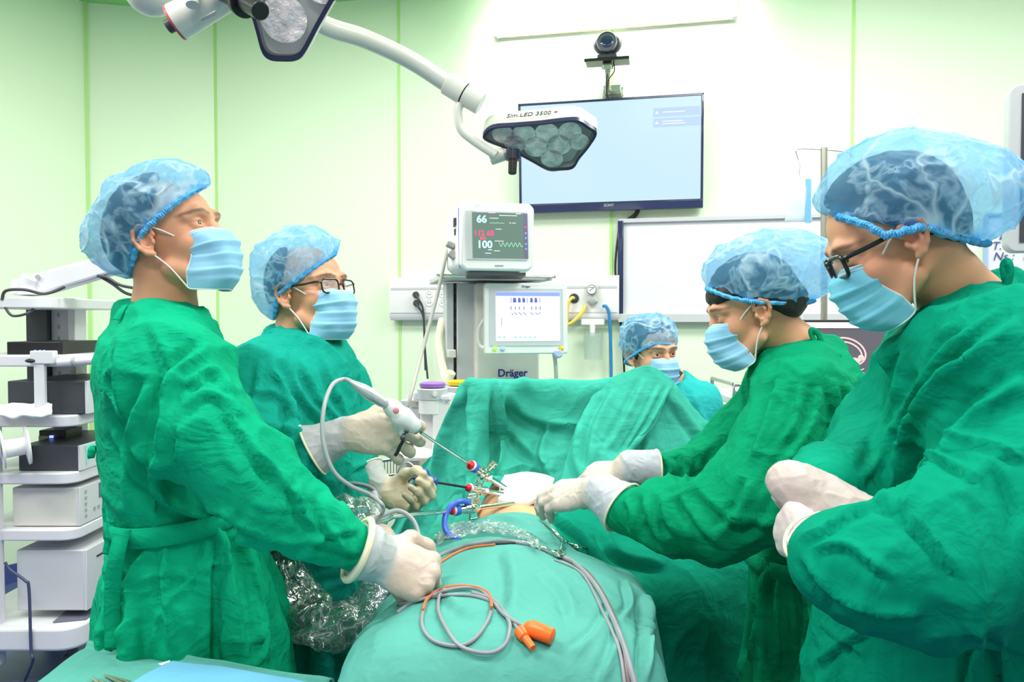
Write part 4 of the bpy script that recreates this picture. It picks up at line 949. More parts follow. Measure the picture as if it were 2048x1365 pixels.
def build_head(s, H, c=1.0):
    E = lambda p, r, k=.012, sub=False: s.ell(H, np.array(p) * c, np.array(r) * c, k, sub)
    W_ = lambda p: T(H, np.array(p) * c)
    def CH(pts, rs, k=.008, flat=None): s.chain([W_(p) for p in pts], [r * c for r in rs], k, flat)
    E((0, -.008, .048), (.074, .094, .082), 0); E((0, .034, .046), (.062, .055, .058), .02)
    E((0, .038, -.028), (.056, .052, .070), .025); E((0, -.045, .0), (.058, .05, .06), .025)
    CH([(-.052, .012, -.055), (-.034, .056, -.090), (0, .074, -.095), (.034, .056, -.090), (.052, .012, -.055)], [.017, .014, .014, .014, .017], .02)
    for q in (-1, 1):
        E((q * .040, .056, -.020), (.022, .024, .024), .016)
        CH([(q * .010, .094, .030), (q * .030, .091, .034), (q * .050, .074, .028)], [.007, .0075, .006], .014)
        E((q * .032, .100, .012), (.017, .014, .011), .010, True)
        E((q * .032, .0785, .011), (.0150, .0135, .0150), .004)
        E((q * .033, .0975, .0115), (.0135, .0120, .0040), .0025, True)
        E((q * .050, .088, .0105), (.006, .008, .0022), .0015, True)
        E((q * .0125, .098, -.028), (.008, .010, .007), .006)
        # ear
        x = q * .073; f = lambda y, z, o: (x + q * o, y, z)
        E(f(-.008, .001, .004), (.0065, .017, .027), .006)
        CH([f(.012, .010, .002), f(.010, .026, .006), f(-.006, .033, .011), f(-.020, .025, .014), f(-.0235, .008, .015), f(-.017, -.010, .013), f(-.007, -.022, .008), f(.001, -.026, .004)], [.0036, .004, .0042, .0042, .004, .004, .0055, .006], .003)
        CH([f(-.004, .022, .010), f(-.012, .010, .012), f(-.010, -.006, .010), f(-.002, -.014, .008)], [.0028, .0032, .0032, .003], .003)
        E(f(-.001, .002, .010), (.007, .0085, .012), .002, True); E(f(-.002, .021, .013), (.005, .008, .006), .002, True)
        E(f(.010, -.003, .006), (.004, .004, .007), .003)
    CH([(0, .090, .020), (0, .097, .002), (0, .105, -.022)], [.0075, .008, .0115], .010)
    E((0, .094, -.058), (.022, .010, .006), .006); E((0, .092, -.068), (.020, .010, .006), .006)

def head_cols(V, H, c, hairline=None):
    q = (V - H[:3, 3]) @ H[:3, :3] / c; col = np.tile(np.array([.74, .355, .21]), (len(V), 1))
    rb = np.exp(-((np.abs(q[:, 0]) - .045) ** 2 + (q[:, 1] - .06) ** 2 + (q[:, 2] + .02) ** 2) / .0012)
    col = col * (1 - .25 * rb[:, None]) + np.array([.80, .30, .20]) * .25 * rb[:, None]
    for sgn in (-1, 1):
        for i in range(5):
            a = np.array([sgn * (.014 + .0095 * i), .099 - .0008 * i * i, .031 + (.004 if i in (1, 2, 3) else .001)])
            d = np.exp(-((q[:, 0] - a[0]) ** 2 / 5.5e-5 + (q[:, 2] - a[2]) ** 2 / 1.3e-5)) * (q[:, 1] > .055)
            col = col * (1 - .72 * np.clip(d * 1.3, 0, 1))[:, None] + np.array([.03, .02, .015]) * (.72 * np.clip(d * 1.3, 0, 1))[:, None]
    lid = np.exp(-(((np.abs(q[:, 0]) - .033) / .014) ** 2 + ((q[:, 2] - .0165) / .0022) ** 2)) * (q[:, 1] > .07)
    col *= (1 - .75 * lid)[:, None]
    ear = np.exp(-(((np.abs(q[:, 0]) - .085) / .012) ** 2 + (q[:, 1] / .03) ** 2 + (q[:, 2] / .035) ** 2)); col = col * (1 - .3 * ear[:, None]) + np.array([.78, .28, .18]) * .3 * ear[:, None]
    st = 1 / (1 + np.exp((q[:, 1] + .022 - .25 * (q[:, 2] + .02)) / .006)) * np.clip((q[:, 2] + .07) / .05, 0, 1) * .6
    col = col * (1 - .75 * st[:, None]) + np.array([.03, .024, .02]) * .75 * st[:, None]
    return col

def eyes(H, c, par, gaze=(0, 1, 0)):
    for sg in (-1, 1):
        g = np.array(gaze, float); g /= np.linalg.norm(g); q = MB(); q.ball((0, 0, 0), 1, 32, 24); V = np.array(q.V)
        d = V @ g; col = np.tile(np.array([.75, .70, .68]), (len(V), 1)); col[d > .90] = (.045, .022, .014); col[d > .985] = (.004, .004, .004)
        Wd = np.array([T(H, (np.array([sg * .032, .0775, .0112]) + v * .0128) * c) for v in V])
        mesh_np('eye', Wd, q.F, EYE, par, cols=col)

def mask(H, c, par, mt, open_=0.0, pinch=.0, dz=0, wob=3):
    """pleated surgical mask in head coordinates"""
    vs = np.linspace(0, 1, 46); us = np.linspace(-1, 1, 61)
    def prof(v):
        yf = np.interp(v, [0, .12, .35, .62, .85, 1], [.101, .122, .128, .121, .105, .080])
        z = np.interp(v, [0, .12, .35, .62, .85, 1], [.000, -.014, -.040, -.078, -.108, -.122])
        return yf, z
    V = []
    for v in vs:
        yf, zf = prof(v)
        ys = np.interp(v, [0, .3, .5, .75, 1], [.052, .050 + pinch, .062 + pinch, .044 + pinch, .034]); zs = np.interp(v, [0, .5, 1], [-.012, -.048, -.104])
        wx = np.interp(v, [0, .3, .5, .75, 1], [.054, .056, .050, .057, .056])
        for u in us:
            a = u * math.pi / 2; sx = math.copysign(abs(math.sin(a)) ** .85, u); cc = max(math.cos(a), 0) ** .8
            x = wx * sx; y = ys + (yf - ys) * cc; z = zs + (zf - zs) * cc ** .6
            pl = 0
            for p0 in (.30, .50, .70):
                pl += .0062 * max(0, 1 - abs(v - p0) / .10) * (1 if v > p0 else .1) * (.35 + .65 * cc)
            n_ = np.array([sx * .8, cc + .1, 0]); n_ /= np.linalg.norm(n_)
            V.append(T(H, (np.array([x, y, z + dz]) + n_ * (pl + .0015 * math.sin(u * 9 + v * 7 + wob))) * c))
    V = np.array(V); nu = len(us); ii = np.arange(len(V)).reshape(len(vs), nu)
    Q = np.stack([ii[:-1, :-1], ii[:-1, 1:], ii[1:, 1:], ii[1:, :-1]], -1).reshape(-1, 4)
    mk = mesh_np('face_mask', V, Q, mt, par, solid=.0015)
    G = V.reshape(len(vs), nu, 3); mb = MB()
    edge = list(G[0]) + list(G[1:, -1]) + list(G[-1][::-1]) + list(G[::-1][1:, 0])
    mb.tube(np.array(edge), .0016 * c, 6); mb.build('edge_binding', MASKW, mk)
    mb = MB(); mb.tube(G[2] + (G[2] - H[:3, 3]) * .012, .0011, 5); mb.build('nose_strip', MASKW, mk)
    for sg, col in ((-1, 0), (1, -1)):
        tp, bt_ = G[0, col], G[-1, col]; f = lambda y, z, o: T(H, (np.array([sg * (.073 + o), y, z])) * c)
        MB().tube(catmull([tp, T(H, np.array([sg * .071, .03, .012]) * c), f(.006, .030, .006), f(-.010, .036, .006)], 6), .0017 * c, 6).build('ear_loop', LOOP, mk)
        MB().tube(catmull([bt_, T(H, np.array([sg * .071, .020, -.058]) * c), f(-.002, -.024, .006), f(-.014, -.022, .004)], 6), .0017 * c, 6).build('ear_loop', LOOP, mk)
    return mk

def imgM(px, py, Y, rot=0):
    """frame facing the camera: x right (rotated by rot degrees, up positive), y away, z up"""
    a = R(rot); return frame(P(px, py, Y), x=(math.cos(a), 0, math.sin(a)), z=(-math.sin(a), 0, math.cos(a)))
def cutplane(l0, l1, face, Y):
    a, b, f = P(*l0, Y), P(*l1, Y), P(*face, Y); n = np.cross(a - [0, 0, CAMZ], b - [0, 0, CAMZ]); n /= np.linalg.norm(n)
    if (f - a) @ n < 0: n = -n
    return a, n
def cap(par, Y, groups, band, bandb, hairH=None, g=1.05, hs=1.0, seed=1, amp=.004, res=.003, ring=True, extra_planes=None, bandr=.0042):
    k = PX(Y); allc = [P(e[0], e[1], Y) for g in groups for e in g[0]]; mr = max(max(e[2], e[4]) for g in groups for e in g[0]) * k + .03
    lo = np.min(allc, 0) - mr; hi = np.max(allc, 0) + mr; lo[1] = Y - .16; hi[1] = Y + .16
    ax = grid(lo, hi, res); S_ = None
    for es, cuts in groups:
        s = SDF(*ax)
        for (px, py, rx, ry, rz, rot) in es: s.ell(imgM(px, py, Y, rot), (0, 0, 0), (rx * k, ry * k, rz * k), .02)
        if hairH is not None:
            for c_, r_ in (((0, -.010, .052), (.079, .100, .088)), ((0, -.048, .012), (.066, .058, .066))): s.ell(hairH, np.array(c_) * hs, np.array(r_) * g * hs + .006, .02)
        for (l0, l1, face) in cuts: s.half(*cutplane(l0, l1, face, Y), k=.012)
        if extra_planes:
            for p_, n_ in extra_planes: s.half(p_, n_, k=.012)
        if S_ is None: S_ = s
        else:
            h = np.maximum(.012 - np.abs(S_.F - s.F), 0) / .012; S_.F = np.minimum(S_.F, s.F) - h * h * .003
    V, Q = S_.mesh(2); N = normals(V, Q)
    r1 = ridged(V * 17, seed); r2 = ridged(V * 34, seed + 3)
    V = V + N * (amp * (np.maximum(r1, 0) ** 3 * 1.3 + .55 * np.maximum(r2, 0) ** 3 - .5))[:, None]
    px, py = proj(V); dens = np.zeros(len(V))
    if band is not None:
        bp = np.array(band, float); best = np.full(len(V), 1e9)
        for i in range(len(bp) - 1):
            a, b = bp[i], bp[i + 1]; d = b - a; t = np.clip(((px - a[0]) * d[0] + (py - a[1]) * d[1]) / (d @ d), 0, 1)
            best = np.minimum(best, np.hypot(px - a[0] - t * d[0], py - a[1] - t * d[1]))
        dens = np.clip(1 - best * k / .020, 0, 1) * .45
    cp = mesh_np('surgical_cap', V, Q, CAPB, par, cols=np.stack([dens] * 3, 1))
    if band is not None:
        bp = catmull(band, 10); L = np.r_[0, np.cumsum(np.linalg.norm(np.diff(bp, axis=0), axis=1))]; pts = []; n = 420
        for i in range(n):
            ph = 2 * math.pi * i / n; s_ = (1 - math.cos(ph)) / 2 * L[-1]; x = np.interp(s_, L, bp[:, 0]); y = np.interp(s_, L, bp[:, 1])
            p = P(x, y, Y - bandb * math.sin(ph))
            pts.append(p + np.array([0, 0, .0012 * math.sin(i * 1.9)]))
        rr = bandr * (1 + .28 * np.sin(np.arange(n) * 2.4))
        MB().tube(np.array(pts), rr, 8, closed=True).build('elastic_band', BAND, cp)
    return cp

def ribbon(name, pts, w_, m, par, nrm=(0, -1, 0), th=.0015):
    p = catmull(pts, 8); t = np.gradient(p, axis=0); t /= np.linalg.norm(t, axis=1)[:, None]; V = []; F = []
    for i in range(len(p)):
        s_ = np.cross(t[i], nrm); s_ /= np.linalg.norm(s_) + 1e-9; V += [p[i] - s_ * w_ / 2, p[i] + s_ * w_ / 2]
    for i in range(len(p) - 1): F.append((2 * i, 2 * i + 1, 2 * i + 3, 2 * i + 2))
    return mesh_np(name, np.array(V), F, m, par, solid=th)

def hand(name, par, H, side, curls, thumb, cuff, sc=1.0, cream=(.70, .57, .48), grey=(.48, .50, .56), rim=None, res=.0022, gap=.0022, seed=0, blend=.0, label=None):
    """gloved hand. H: wrist frame (Y to the fingers, Z back of the hand, side=+1: thumb on +X)
    curls: four (mcp, pip, dip, spread) in degrees; thumb: (direction xyz, bend, bend); cuff: list of (world point, radius) running up the forearm"""
    c = sc; fing = []
    bases = [(.027, .084, .000), (.009, .089, .003), (-.010, .085, .002), (-.027, .076, -.002)]
    lens = [(.043, .026, .021), (.047, .030, .022), (.043, .028, .021), (.034, .021, .018)]; rad = [.0100, .0102, .0096, .0086]
    for (b, ls, cu, r_) in zip(bases, lens, curls, rad):
        p = np.array([b[0] * side, b[1], b[2]]) * c; sp = R(cu[3]) * side; ang = 0; pts = [p.copy()]
        for L_, a_ in zip(ls, cu[:3]):
            ang += R(a_); d = np.array([math.sin(sp) * math.cos(ang), math.cos(sp) * math.cos(ang), -math.sin(ang)]); p = p + d * L_ * c; pts.append(p.copy())
        fing.append((pts, [r_ * c * 1.08, r_ * c * 1.04, r_ * c * .96, r_ * c * .82]))
    d = np.array([thumb[0][0] * side, thumb[0][1], thumb[0][2]], float); d /= np.linalg.norm(d); p = np.array([.020 * side, .016, -.008]) * c; tp = [p.copy()]
    axb = np.array([0, 1., 0]) if True else None
    for L_, a_ in zip((.046, .034, .027), (0, thumb[1], thumb[2])):
        if a_:
            tgt = np.array([-.8 * side, .5, -.35]); tgt /= np.linalg.norm(tgt); ax = np.cross(d, tgt); ax /= np.linalg.norm(ax) + 1e-9
            d = np.array(Matrix.Rotation(R(a_), 3, Vector(ax)) @ Vector(d))
        p = p + d * L_ * c; tp.append(p.copy())
    fing.append((tp, [.015 * c, .0125 * c, .0115 * c, .0095 * c]))
    pal = [T(H, np.array(q) * c) for q in ((0, 0, 0),)]
    pts_all = [T(H, q) for f in fing for q in f[0]] + [np.array(q[0]) for q in cuff] + pal
    mr = max([q[1] for q in cuff] + [.03]) + .015
    s = SDF(*grid(np.min(pts_all, 0) - mr, np.max(pts_all, 0) + mr, res))
    fz = (H[:3, 2], 1.35)
    s.chain([T(H, (0, -.01, 0)), T(H, (0, .03 * c, 0))], [.027 * c, .027 * c], 0, flat=fz)
    for b in bases: s.chain([T(H, (b[0] * .5 * side * c, .015 * c, -.002)), T(H, (b[0] * side * c, b[1] * c, (b[2] - .004) * c))], [.016 * c, .0125 * c], .012)
    s.ell(H, (0, .05 * c, -.003 * c), (.038 * c, .045 * c, .015 * c), .01)
    s.ell(H, (.020 * side * c, .030 * c, -.012 * c), (.018 * c, .030 * c, .015 * c), .012)
    for i, (pts, rs) in enumerate(fing): s.chain([T(H, q) for q in pts], rs, .006 if i < 4 else .010)
    # gaps between neighbouring fingers stay readable: carve a shallow groove beyond the knuckles
    for i in range(3):
        a, b = fing[i][0], fing[i + 1][0]
        m1 = (a[0] + b[0]) / 2; m2 = (a[2] + b[2]) / 2
        g0 = m1 + (m2 - m1) * .35 + np.array([0, 0, .008 * c]); s.cap(T(H, g0), T(H, m2), gap * c, gap * c, .004, True)
    cf = [T(H, (0, 0, 0))] + [np.array(q[0]) for q in cuff]; cr = [.028 * c] + [q[1] for q in cuff]
    s.chain(cf, cr, .012)
    dend = cf[-1] - cf[-2]; dend /= np.linalg.norm(dend); s.half(cf[-1] + dend * .001, dend)
    cream = np.array(cream) * .84; grey = np.array(grey) * .84
    V, Q = s.mesh(2); N = normals(V, Q)
    V = V + N * (.0011 * np.maximum(ridged(V * 55, seed), 0) ** 2 - .0004 + .0018 * np.maximum(ridged(V * 26, seed + 2), .2) ** 2 * np.clip(-((V - H[:3, 3]) @ H[:3, 1]) / .05 + .6, 0, 1))[:, None]
    q = (V - H[:3, 3]) @ H[:3, :3]; t = 1 / (1 + np.exp((q[:, 1] - .004 - blend) / .0035)); col = np.outer(1 - t, cream) + np.outer(t, grey)
    kn = np.zeros(len(V))
    for pts, rs in fing:
        for p_ in pts[1:]: kn += np.exp(-((q - p_) ** 2).sum(1) / (1.3e-4))
    col = col * (1 - .10 * np.clip(kn, 0, 1))[:, None]
    g = mesh_np(name, V, Q, LATEX, par, cols=col)
    if label: g['label'] = label
    R0 = cr[-1]; Mx = frame(cf[-1], y=dend, z=(0, 0, 1) if abs(dend[2]) < .9 else (1, 0, 0)); ring_ = [T(Mx, (math.cos(a) * (R0 + .0005), .0, math.sin(a) * (R0 + .0005))) for a in np.linspace(0, 2 * math.pi, 40, endpoint=False)]
    MB().tube(np.array(ring_), rim or .0022, 8, closed=True).build('rolled_rim', CUFFR, g)
    return g

def person(lab, ear, Y, az, el, roll, near, sc, levels, arms, neck, gm, gres=.007, legs=True, capspec=None, gst=None, seed=0, pleat=None, hairfn=None,
           gaze=(0, 1, 0), maskkw=None, collar=None, wr=(.009, .004), gtop=None, floor_y=None, groups=None, belt=None, yaw=0, mk=None, vneck=None, hg=1.0):
    H = head_frame(ear, Y, az, el, roll, near, sc)
    yaw = -math.atan(np.mean([(l[1] + l[2]) / 2 - 1024 for l in levels[3:]]) / FPX)   # the section's depth axis lies along the line of sight, so the traced width is its true width
    lv = []
    for l in levels:
        a, b = P(l[1], l[0], l[3]), P(l[2], l[0], l[3]); lv.append((a[2], (a[0] + b[0]) / 2, l[3], (b[0] - a[0]) / 2 * math.cos(yaw), l[4]))
    zlow = min(l[0] for l in lv); base = lv[-1] if lv[-1][0] == zlow else lv[0]
    base = sorted(lv)[0]
    pr = thing('person', (base[1], base[2], 0), lab, 'person')
    nb = P(*neck[0]); hc = T(H, (0, -.028 * sc, -.03 * sc))
    A_w = [[(P(q[0], q[1], q[2]), q[3]) for q in a] for a in arms]
    pts = [nb, H[:3, 3]] + [q[0] for a in A_w for q in a] + [np.array([l[1], l[2], l[0]]) for l in lv]
    lo = np.min(pts, 0) - .2; hi = np.max(pts, 0) + .2; lo[2] = -.02; hi[2] = H[2, 3] + .16
    h0 = H[:3, 3]
    s = SDF(axis(lo[0], hi[0], h0[0] - .14, h0[0] + .14, .0021, .012), axis(lo[1], hi[1], h0[1] - .14, h0[1] + .14, .0021, .012), axis(lo[2], hi[2], h0[2] - .17, h0[2] + .15, .0021, .012))
    # torso, arms, legs of the body under the clothes
    slv = sorted(lv); ztop = slv[-1][0]
    def at(z): return [float(np.interp(z, [l[0] for l in slv], [l[i] for l in slv])) for i in (1, 2)]
    zp = .86; c1, c2 = at(zp), at(ztop - .12)
    shz = nb[2] - .05
    s.chain([np.array([*at(zp), zp]), np.array([*at((zp + shz) / 2), (zp + shz) / 2]), np.array([*at(shz - .06), shz - .07])], [.10, .095, .10], .05)
    for a in A_w:
        s.chain([nb + [0, 0, -.05], a[0][0]], [.045, .048], .04); s.chain([q[0] for q in a], [max(min(q[1] * .6, .046), .022) for q in a], .01)
    if legs:
        for sg in (-1, 1):
            hx = np.array([*at(zp), zp - .03]) + np.array([0, .085 * sg, 0]); ft = np.array([base[1], base[2] + .10 * sg, .09]); kn_ = (hx + ft) / 2
            s.chain([hx, kn_, ft], [.082, .055, .04], .04); s.cap(ft - [0, 0, .055], ft + H[:3, 1] * [1, 1, 0] * .15 - [0, 0, .06], .04, .03, .02)
    s.chain([hc, (hc + nb) / 2, nb, nb + [0, 0, -.05]], [.044 * sc * neck[1], .048 * sc * neck[1], .053 * sc * neck[1], .062 * sc], .022)
    build_head(s, H, sc)
    V, Q = s.mesh(1); body = mesh_np('body', V, Q, SKIN, pr, cols=head_cols(V, H, sc))
    eyes(H, sc, pr, gaze)
    # gown
    pts = [q[0] for a in A_w for q in a] + [np.array([l[1] + sx * max(l[3], l[4]) * 1.1, l[2] + sy * max(l[3], l[4]) * 1.1, l[0]]) for l in lv for sx in (-1, 1) for sy in (-1, 1)]
    lo = np.min(pts, 0) - .10; hi = np.max(pts, 0) + .10; hi[2] = max(nb[2] + .06, hi[2]); lo[2] = zlow - .02
    g = SDF(*grid(lo, hi, gres)); g.stack(lv, 0, yaw, pleat, p=2.25)
    for a in A_w:
        g.chain([nb + [0, 0, -.075], a[0][0]], [.070, a[0][1]], .06)
        g.chain([q[0] for q in a], [q[1] for q in a], .03)
    if collar:
        for i in range(len(collar)):
            (q0, y0), (q1, y1) = collar[i], collar[(i + 1) % len(collar)]
            g.cap(P(*q0, y0), P(*q1, y1), .012, .012, .03)
    if vneck:
        for v_ in vneck: g.ell(imgM(v_[0], v_[1], v_[2], v_[6]), (0, 0, 0), (v_[3], v_[4], v_[5]), .015, True)
    V, Q = g.mesh(2); N = normals(V, Q)
    f = ridged(V * np.array([7, 7, 2.4]), seed); f2 = ridged(V * 13, seed + 5, 1.0); f3 = ridged(V * 27, seed + 9, 1.0)
    D = wr[0] * (np.maximum(f, 0) ** 2.2 * 1.4 - .3) + wr[1] * (np.maximum(f2, 0) ** 3 * 1.5 - .2) + wr[1] * .5 * np.maximum(f3, 0) ** 3
    # sleeves bunch across the arm
    for a in A_w:
        ax_p = np.array([q[0] for q in a]); L_ = np.r_[0, np.cumsum(np.linalg.norm(np.diff(ax_p, axis=0), axis=1))]
        best = np.full(len(V), 9.); tt_ = np.zeros(len(V)); ths = np.zeros(len(V))
        for i in range(len(ax_p) - 1):
            d = ax_p[i + 1] - ax_p[i]; t = np.clip(((V - ax_p[i]) @ d) / (d @ d), 0, 1); dd = np.linalg.norm(V - ax_p[i] - t[:, None] * d, axis=1) - (a[i][1] + (a[i + 1][1] - a[i][1]) * t)
            u = dd < best; best = np.where(u, dd, best); tt_ = np.where(u, L_[i] + t * (L_[i + 1] - L_[i]), tt_)
        m_ = np.clip(1 - np.abs(best) / .02, 0, 1) * np.clip((tt_ - L_[-1] * .45) / .15, 0, 1)
        w_n = ridged(np.stack([tt_ * 26, V[:, 1] * 7 + V[:, 0] * 3, V[:, 2] * 7], 1), seed + 13, .8)
        D = D + m_ * .0065 * (np.maximum(w_n, 0) ** 1.5 - .3)
        D = D * np.where(best < .02, np.clip((L_[-1] - tt_) / .07, .12, 1), 1)
    V = V + N * D[:, None]; N = normals(V, Q); V = strokes(V, N, gst); V = lap(V, Q, 1, .35)
    gn = mesh_np('gown', V, Q, gm, pr)
    if collar:
        ring_ = catmull([P(*q, y) for q, y in collar], 8, True); MB().tube(ring_, .007, 8, closed=True).build('neckband', gm, gn)
    if belt:
        for (py0, py1, off) in belt:
            pts = []
            for th in np.linspace(0, 2 * math.pi, 72, endpoint=False):
                u = (math.cos(th) + 1) / 2; py = py0 + (py1 - py0) * u; z = P(1024, py, Y)[2]
                L = [np.interp(z, [l[0] for l in slv], [l[i] for l in slv]) for i in range(1, 5)]
                pw = 2 / 2.25; cx_ = math.copysign(abs(math.cos(th)) ** pw, math.cos(th)); sy_ = math.copysign(abs(math.sin(th)) ** pw, math.sin(th))
                ux, vy = (L[2] + off) * cx_, (L[3] + off) * sy_; pts.append(np.array([L[0] + ux * math.cos(yaw) - vy * math.sin(yaw), L[1] + ux * math.sin(yaw) + vy * math.cos(yaw), z]))
            pts = np.array(pts); Vb = []; n = len(pts)
            for dz, o_ in ((-.017, 0), (-.015, .004), (.015, .004), (.017, 0)):
                c_ = pts.mean(0); dv = pts - c_; dv[:, 2] = 0; dv /= np.linalg.norm(dv, axis=1)[:, None]
                Vb += list(pts + dv * o_ + [0, 0, dz])
            Fb = [(r_ * n + i, r_ * n + (i + 1) % n, (r_ + 1) * n + (i + 1) % n, (r_ + 1) * n + i) for r_ in range(3) for i in range(n)]
            mesh_np('belt', np.array(Vb), Fb, gm, gn)
    mask(H, sc, pr, mk or MASKB, **(maskkw or {}))
    if capspec: cap(pr, **{**dict(hairH=H, g=hg, hs=sc), **capspec})
    if hairfn:
        hs = SDF(*grid(h0 - .15, h0 + .16, .004)); hairfn(hs, H); V, Q = hs.mesh(2); N = normals(V, Q); V = V + N * (.0015 * ridged(V * 60, 3))[:, None]
        mesh_np('hair', V, Q, HAIR, pr)
    return pr, H, gn

def std_hair(cut, Yh, extra=(), g=1.0, hsc=.92):
    def fn(s, H):
        q = lambda p: np.array(p) * hsc
        s.ell(H, q((0, -.010, .052)), q((.079 * g, .100 * g, .088 * g))); s.ell(H, q((0, -.048, .012)), q((.066 * g, .058 * g, .066 * g)), .02)
        for l0, l1, face in cut: s.half(*cutplane(l0, l1, face, Yh), k=.01)
        for (p, r) in extra: s.ell(H, q(p), q(r), .015)
    return fn

def glasses(par, H, c, temple_to=(.0, .02), lens_w=.024, thick=.0016, dark=GLS, big=1.0, tr=.0024):
    g = None; yb = .107
    for sg in (-1, 1):
        rr = [(sg * .034 + a, b) for a, b in rrect(.050 * big, .034 * big, .011)]
        pts = np.array([T(H, np.array([x, yb - abs(x) * .18, z + .006]) * c) for x, z in rr])
        f_ = MB().tube(pts, thick * c * 1.3, 8, closed=True)
        if g is None: g = f_.build('eyeglasses', dark, par)
        else: f_.build('rim', dark, g)
        V = list(pts * 1.0); mesh_np('lens', np.array(V), [tuple(range(len(V)))], GL, g, smooth=False)
        MB().tube(catmull([T(H, np.array(q) * c) for q in ((sg * .059 * big, yb - .010, .016), (sg * .070, yb - .020, .017), (sg * .074, .055, .018), (sg * .0775, .02, .020), (sg * .078, -.008, .018), (sg * .077, -.02, .0))], 6), tr * c, 8).build('temple', dark, g)
    MB().tube(catmull([T(H, np.array(q) * c) for q in ((-.010, yb - .003, .008), (0, yb + .001, .012), (.010, yb - .003, .008))], 4), .002 * c).build('bridge', dark, g)
    return g

def skirt(zw, n=14, amp=.045, ph=0, grow=.16):
    def fn(th, z):
        f = np.clip((zw - z) / grow, 0, 1); a = np.sin(n * th + ph + 1.3 * np.sin(3 * th + ph)); 
        return amp * f * (np.sign(a) * np.abs(a) ** .7) * (.6 + .4 * np.sin(5 * th + 2 * ph)) + .012 * np.sin(4 * th + 9 * z + ph) * np.clip((z - zw) / .1, 0, 1)
    return fn
# ---------------------------------------------------------------- tall surgeon at the left, looking up (arm reaching across)
Y1 = 1.35
pA, HA, gA = person('man in green gown at the left looking up, gloved fist on drape', (300, 488), Y1 - .072, -9, 19, 0, 1, .88,
    [(632, 262, 392, Y1, .085), (652, 238, 412, Y1, .125), (690, 205, 440, Y1 + .01, .175), (760, 194, 462, Y1 + .02, .195), (850, 198, 475, Y1 + .02, .19), (950, 208, 487, Y1 + .02, .18),
     (1050, 226, 500, Y1 + .02, .165), (1120, 214, 532, Y1 + .02, .185), (1200, 202, 556, Y1 + .02, .20), (1300, 194, 574, Y1 + .02, .21), (1400, 190, 590, Y1 + .02, .215), (1760, 180, 610, Y1 + .02, .22)],
    [[(345, 752, 1.20, .085), (415, 868, 1.15, .077), (490, 948, 1.13, .064), (562, 1010, 1.12, .055), (635, 1058, 1.13, .045), (722, 1103, 1.16, .035)],
     [(380, 750, 1.53, .075), (470, 900, 1.58, .065), (560, 990, 1.54, .055), (670, 1062, 1.46, .040)]],
    ((330, 612, Y1), 1.05), G_A, gres=.0062, seed=1, pleat=skirt(P(0, 1060, Y1)[2], 11, .12, .4),
    collar=[((252, 622), Y1 + .0), ((300, 628), Y1 - .068), ((360, 640), Y1 - .062), ((396, 656), Y1 - .0), ((370, 640), Y1 + .06), ((300, 622), Y1 + .066)],
    belt=[(1062, 1030, .004)], gaze=(.35, 1, .1), maskkw=dict(wob=1),
    gst=[([(300, 650), (330, 720), (330, 800)], 14, 5), ([(240, 670), (232, 760), (255, 850), (262, 930)], 15, 6), ([(300, 760), (272, 860), (300, 930), (312, 1000)], 18, 9),
         ([(420, 690), (340, 760), (330, 850), (318, 900)], 16, 8), ([(370, 780), (420, 740), (470, 790)], 12, 6), ([(350, 840), (400, 790), (450, 800), (500, 850)], 13, 5), ([(440, 800), (480, 860), (530, 930), (570, 1000)], 14, 6),
         ([(330, 880), (315, 960), (345, 1010), (430, 1040)], 16, 8), ([(228, 860), (280, 960), (350, 1020)], 18, 8), ([(380, 1000), (450, 1030), (530, 1075), (600, 1090)], 12, 5),
         ([(360, 850), (350, 930)], 9, 5), ([(500, 900), (560, 960), (610, 1010)], 12, 5), ([(600, 960), (600, 1020), (640, 1060)], 12, 5), ([(640, 1000), (650, 1050), (690, 1100)], 11, 5),
         ([(620, 1100), (660, 1070), (720, 1060)], 10, 4), ([(610, 1080), (680, 1100), (720, 1110)], 10, 4), ([(500, 1010), (560, 1020), (620, 1015)], 8, 3),
         ([(330, 1080), (328, 1180), (340, 1300)], 13, 7), ([(300, 1090), (250, 1180), (235, 1290)], 12, 6), ([(440, 1060), (450, 1180), (450, 1340)], 15, 10), ([(470, 1055), (500, 1150), (530, 1330)], 15, 10), ([(420, 1080), (380, 1160), (330, 1200)], 10, 4),
         ([(255, 1175), (330, 1150), (420, 1170)], 8, 3), ([(215, 1100), (225, 1200), (215, 1330)], 12, 7)],
    capspec=dict(Y=Y1, groups=[([(302, 420, 122, 104, 84, 36), (372, 366, 40, 84, 30, 20)], [((406, 373), (290, 462), (380, 450))]), ([(240, 484, 56, 92, 74, 10)], [((291, 452), (259, 560), (330, 520))])],
        band=[(404, 372), (350, 408), (292, 458), (272, 500), (260, 548)], bandb=.082, seed=1, amp=.006),
    hairfn=std_hair(hsc=.96, extra=(((0, -.06, .03), (.065, .062, .07)),), Yh=Y1, cut=[((398, 384), (284, 476), (380, 480)), ((289, 462), (262, 562), (340, 520))]))
hand('glove', pA, frame(P(745, 1112, 1.165), y=pxdir(.93, .42, .12), z=pxdir(.35, -.75, -1.0)), -1,
     [(70, 85, 50, 4), (72, 88, 50, 0), (74, 88, 50, -3), (76, 85, 50, -6)], ((.75, .7, -.35), 35, 35), [(P(733, 1106, 1.16), .041), (P(716, 1100, 1.155), .047)], 1.10, rim=.0055, seed=4, cream=(.72, .55, .47), grey=(.54, .57, .59), blend=.030)
hand('glove', pA, frame(P(690, 1066, 1.45), y=pxdir(.9, .1, .1), z=(0, -.3, 1)), 1, [(50, 60, 30, 0)] * 4, ((.7, .7, -.4), 20, 20), [(P(670, 1062, 1.46), .040)], .95, res=.003)
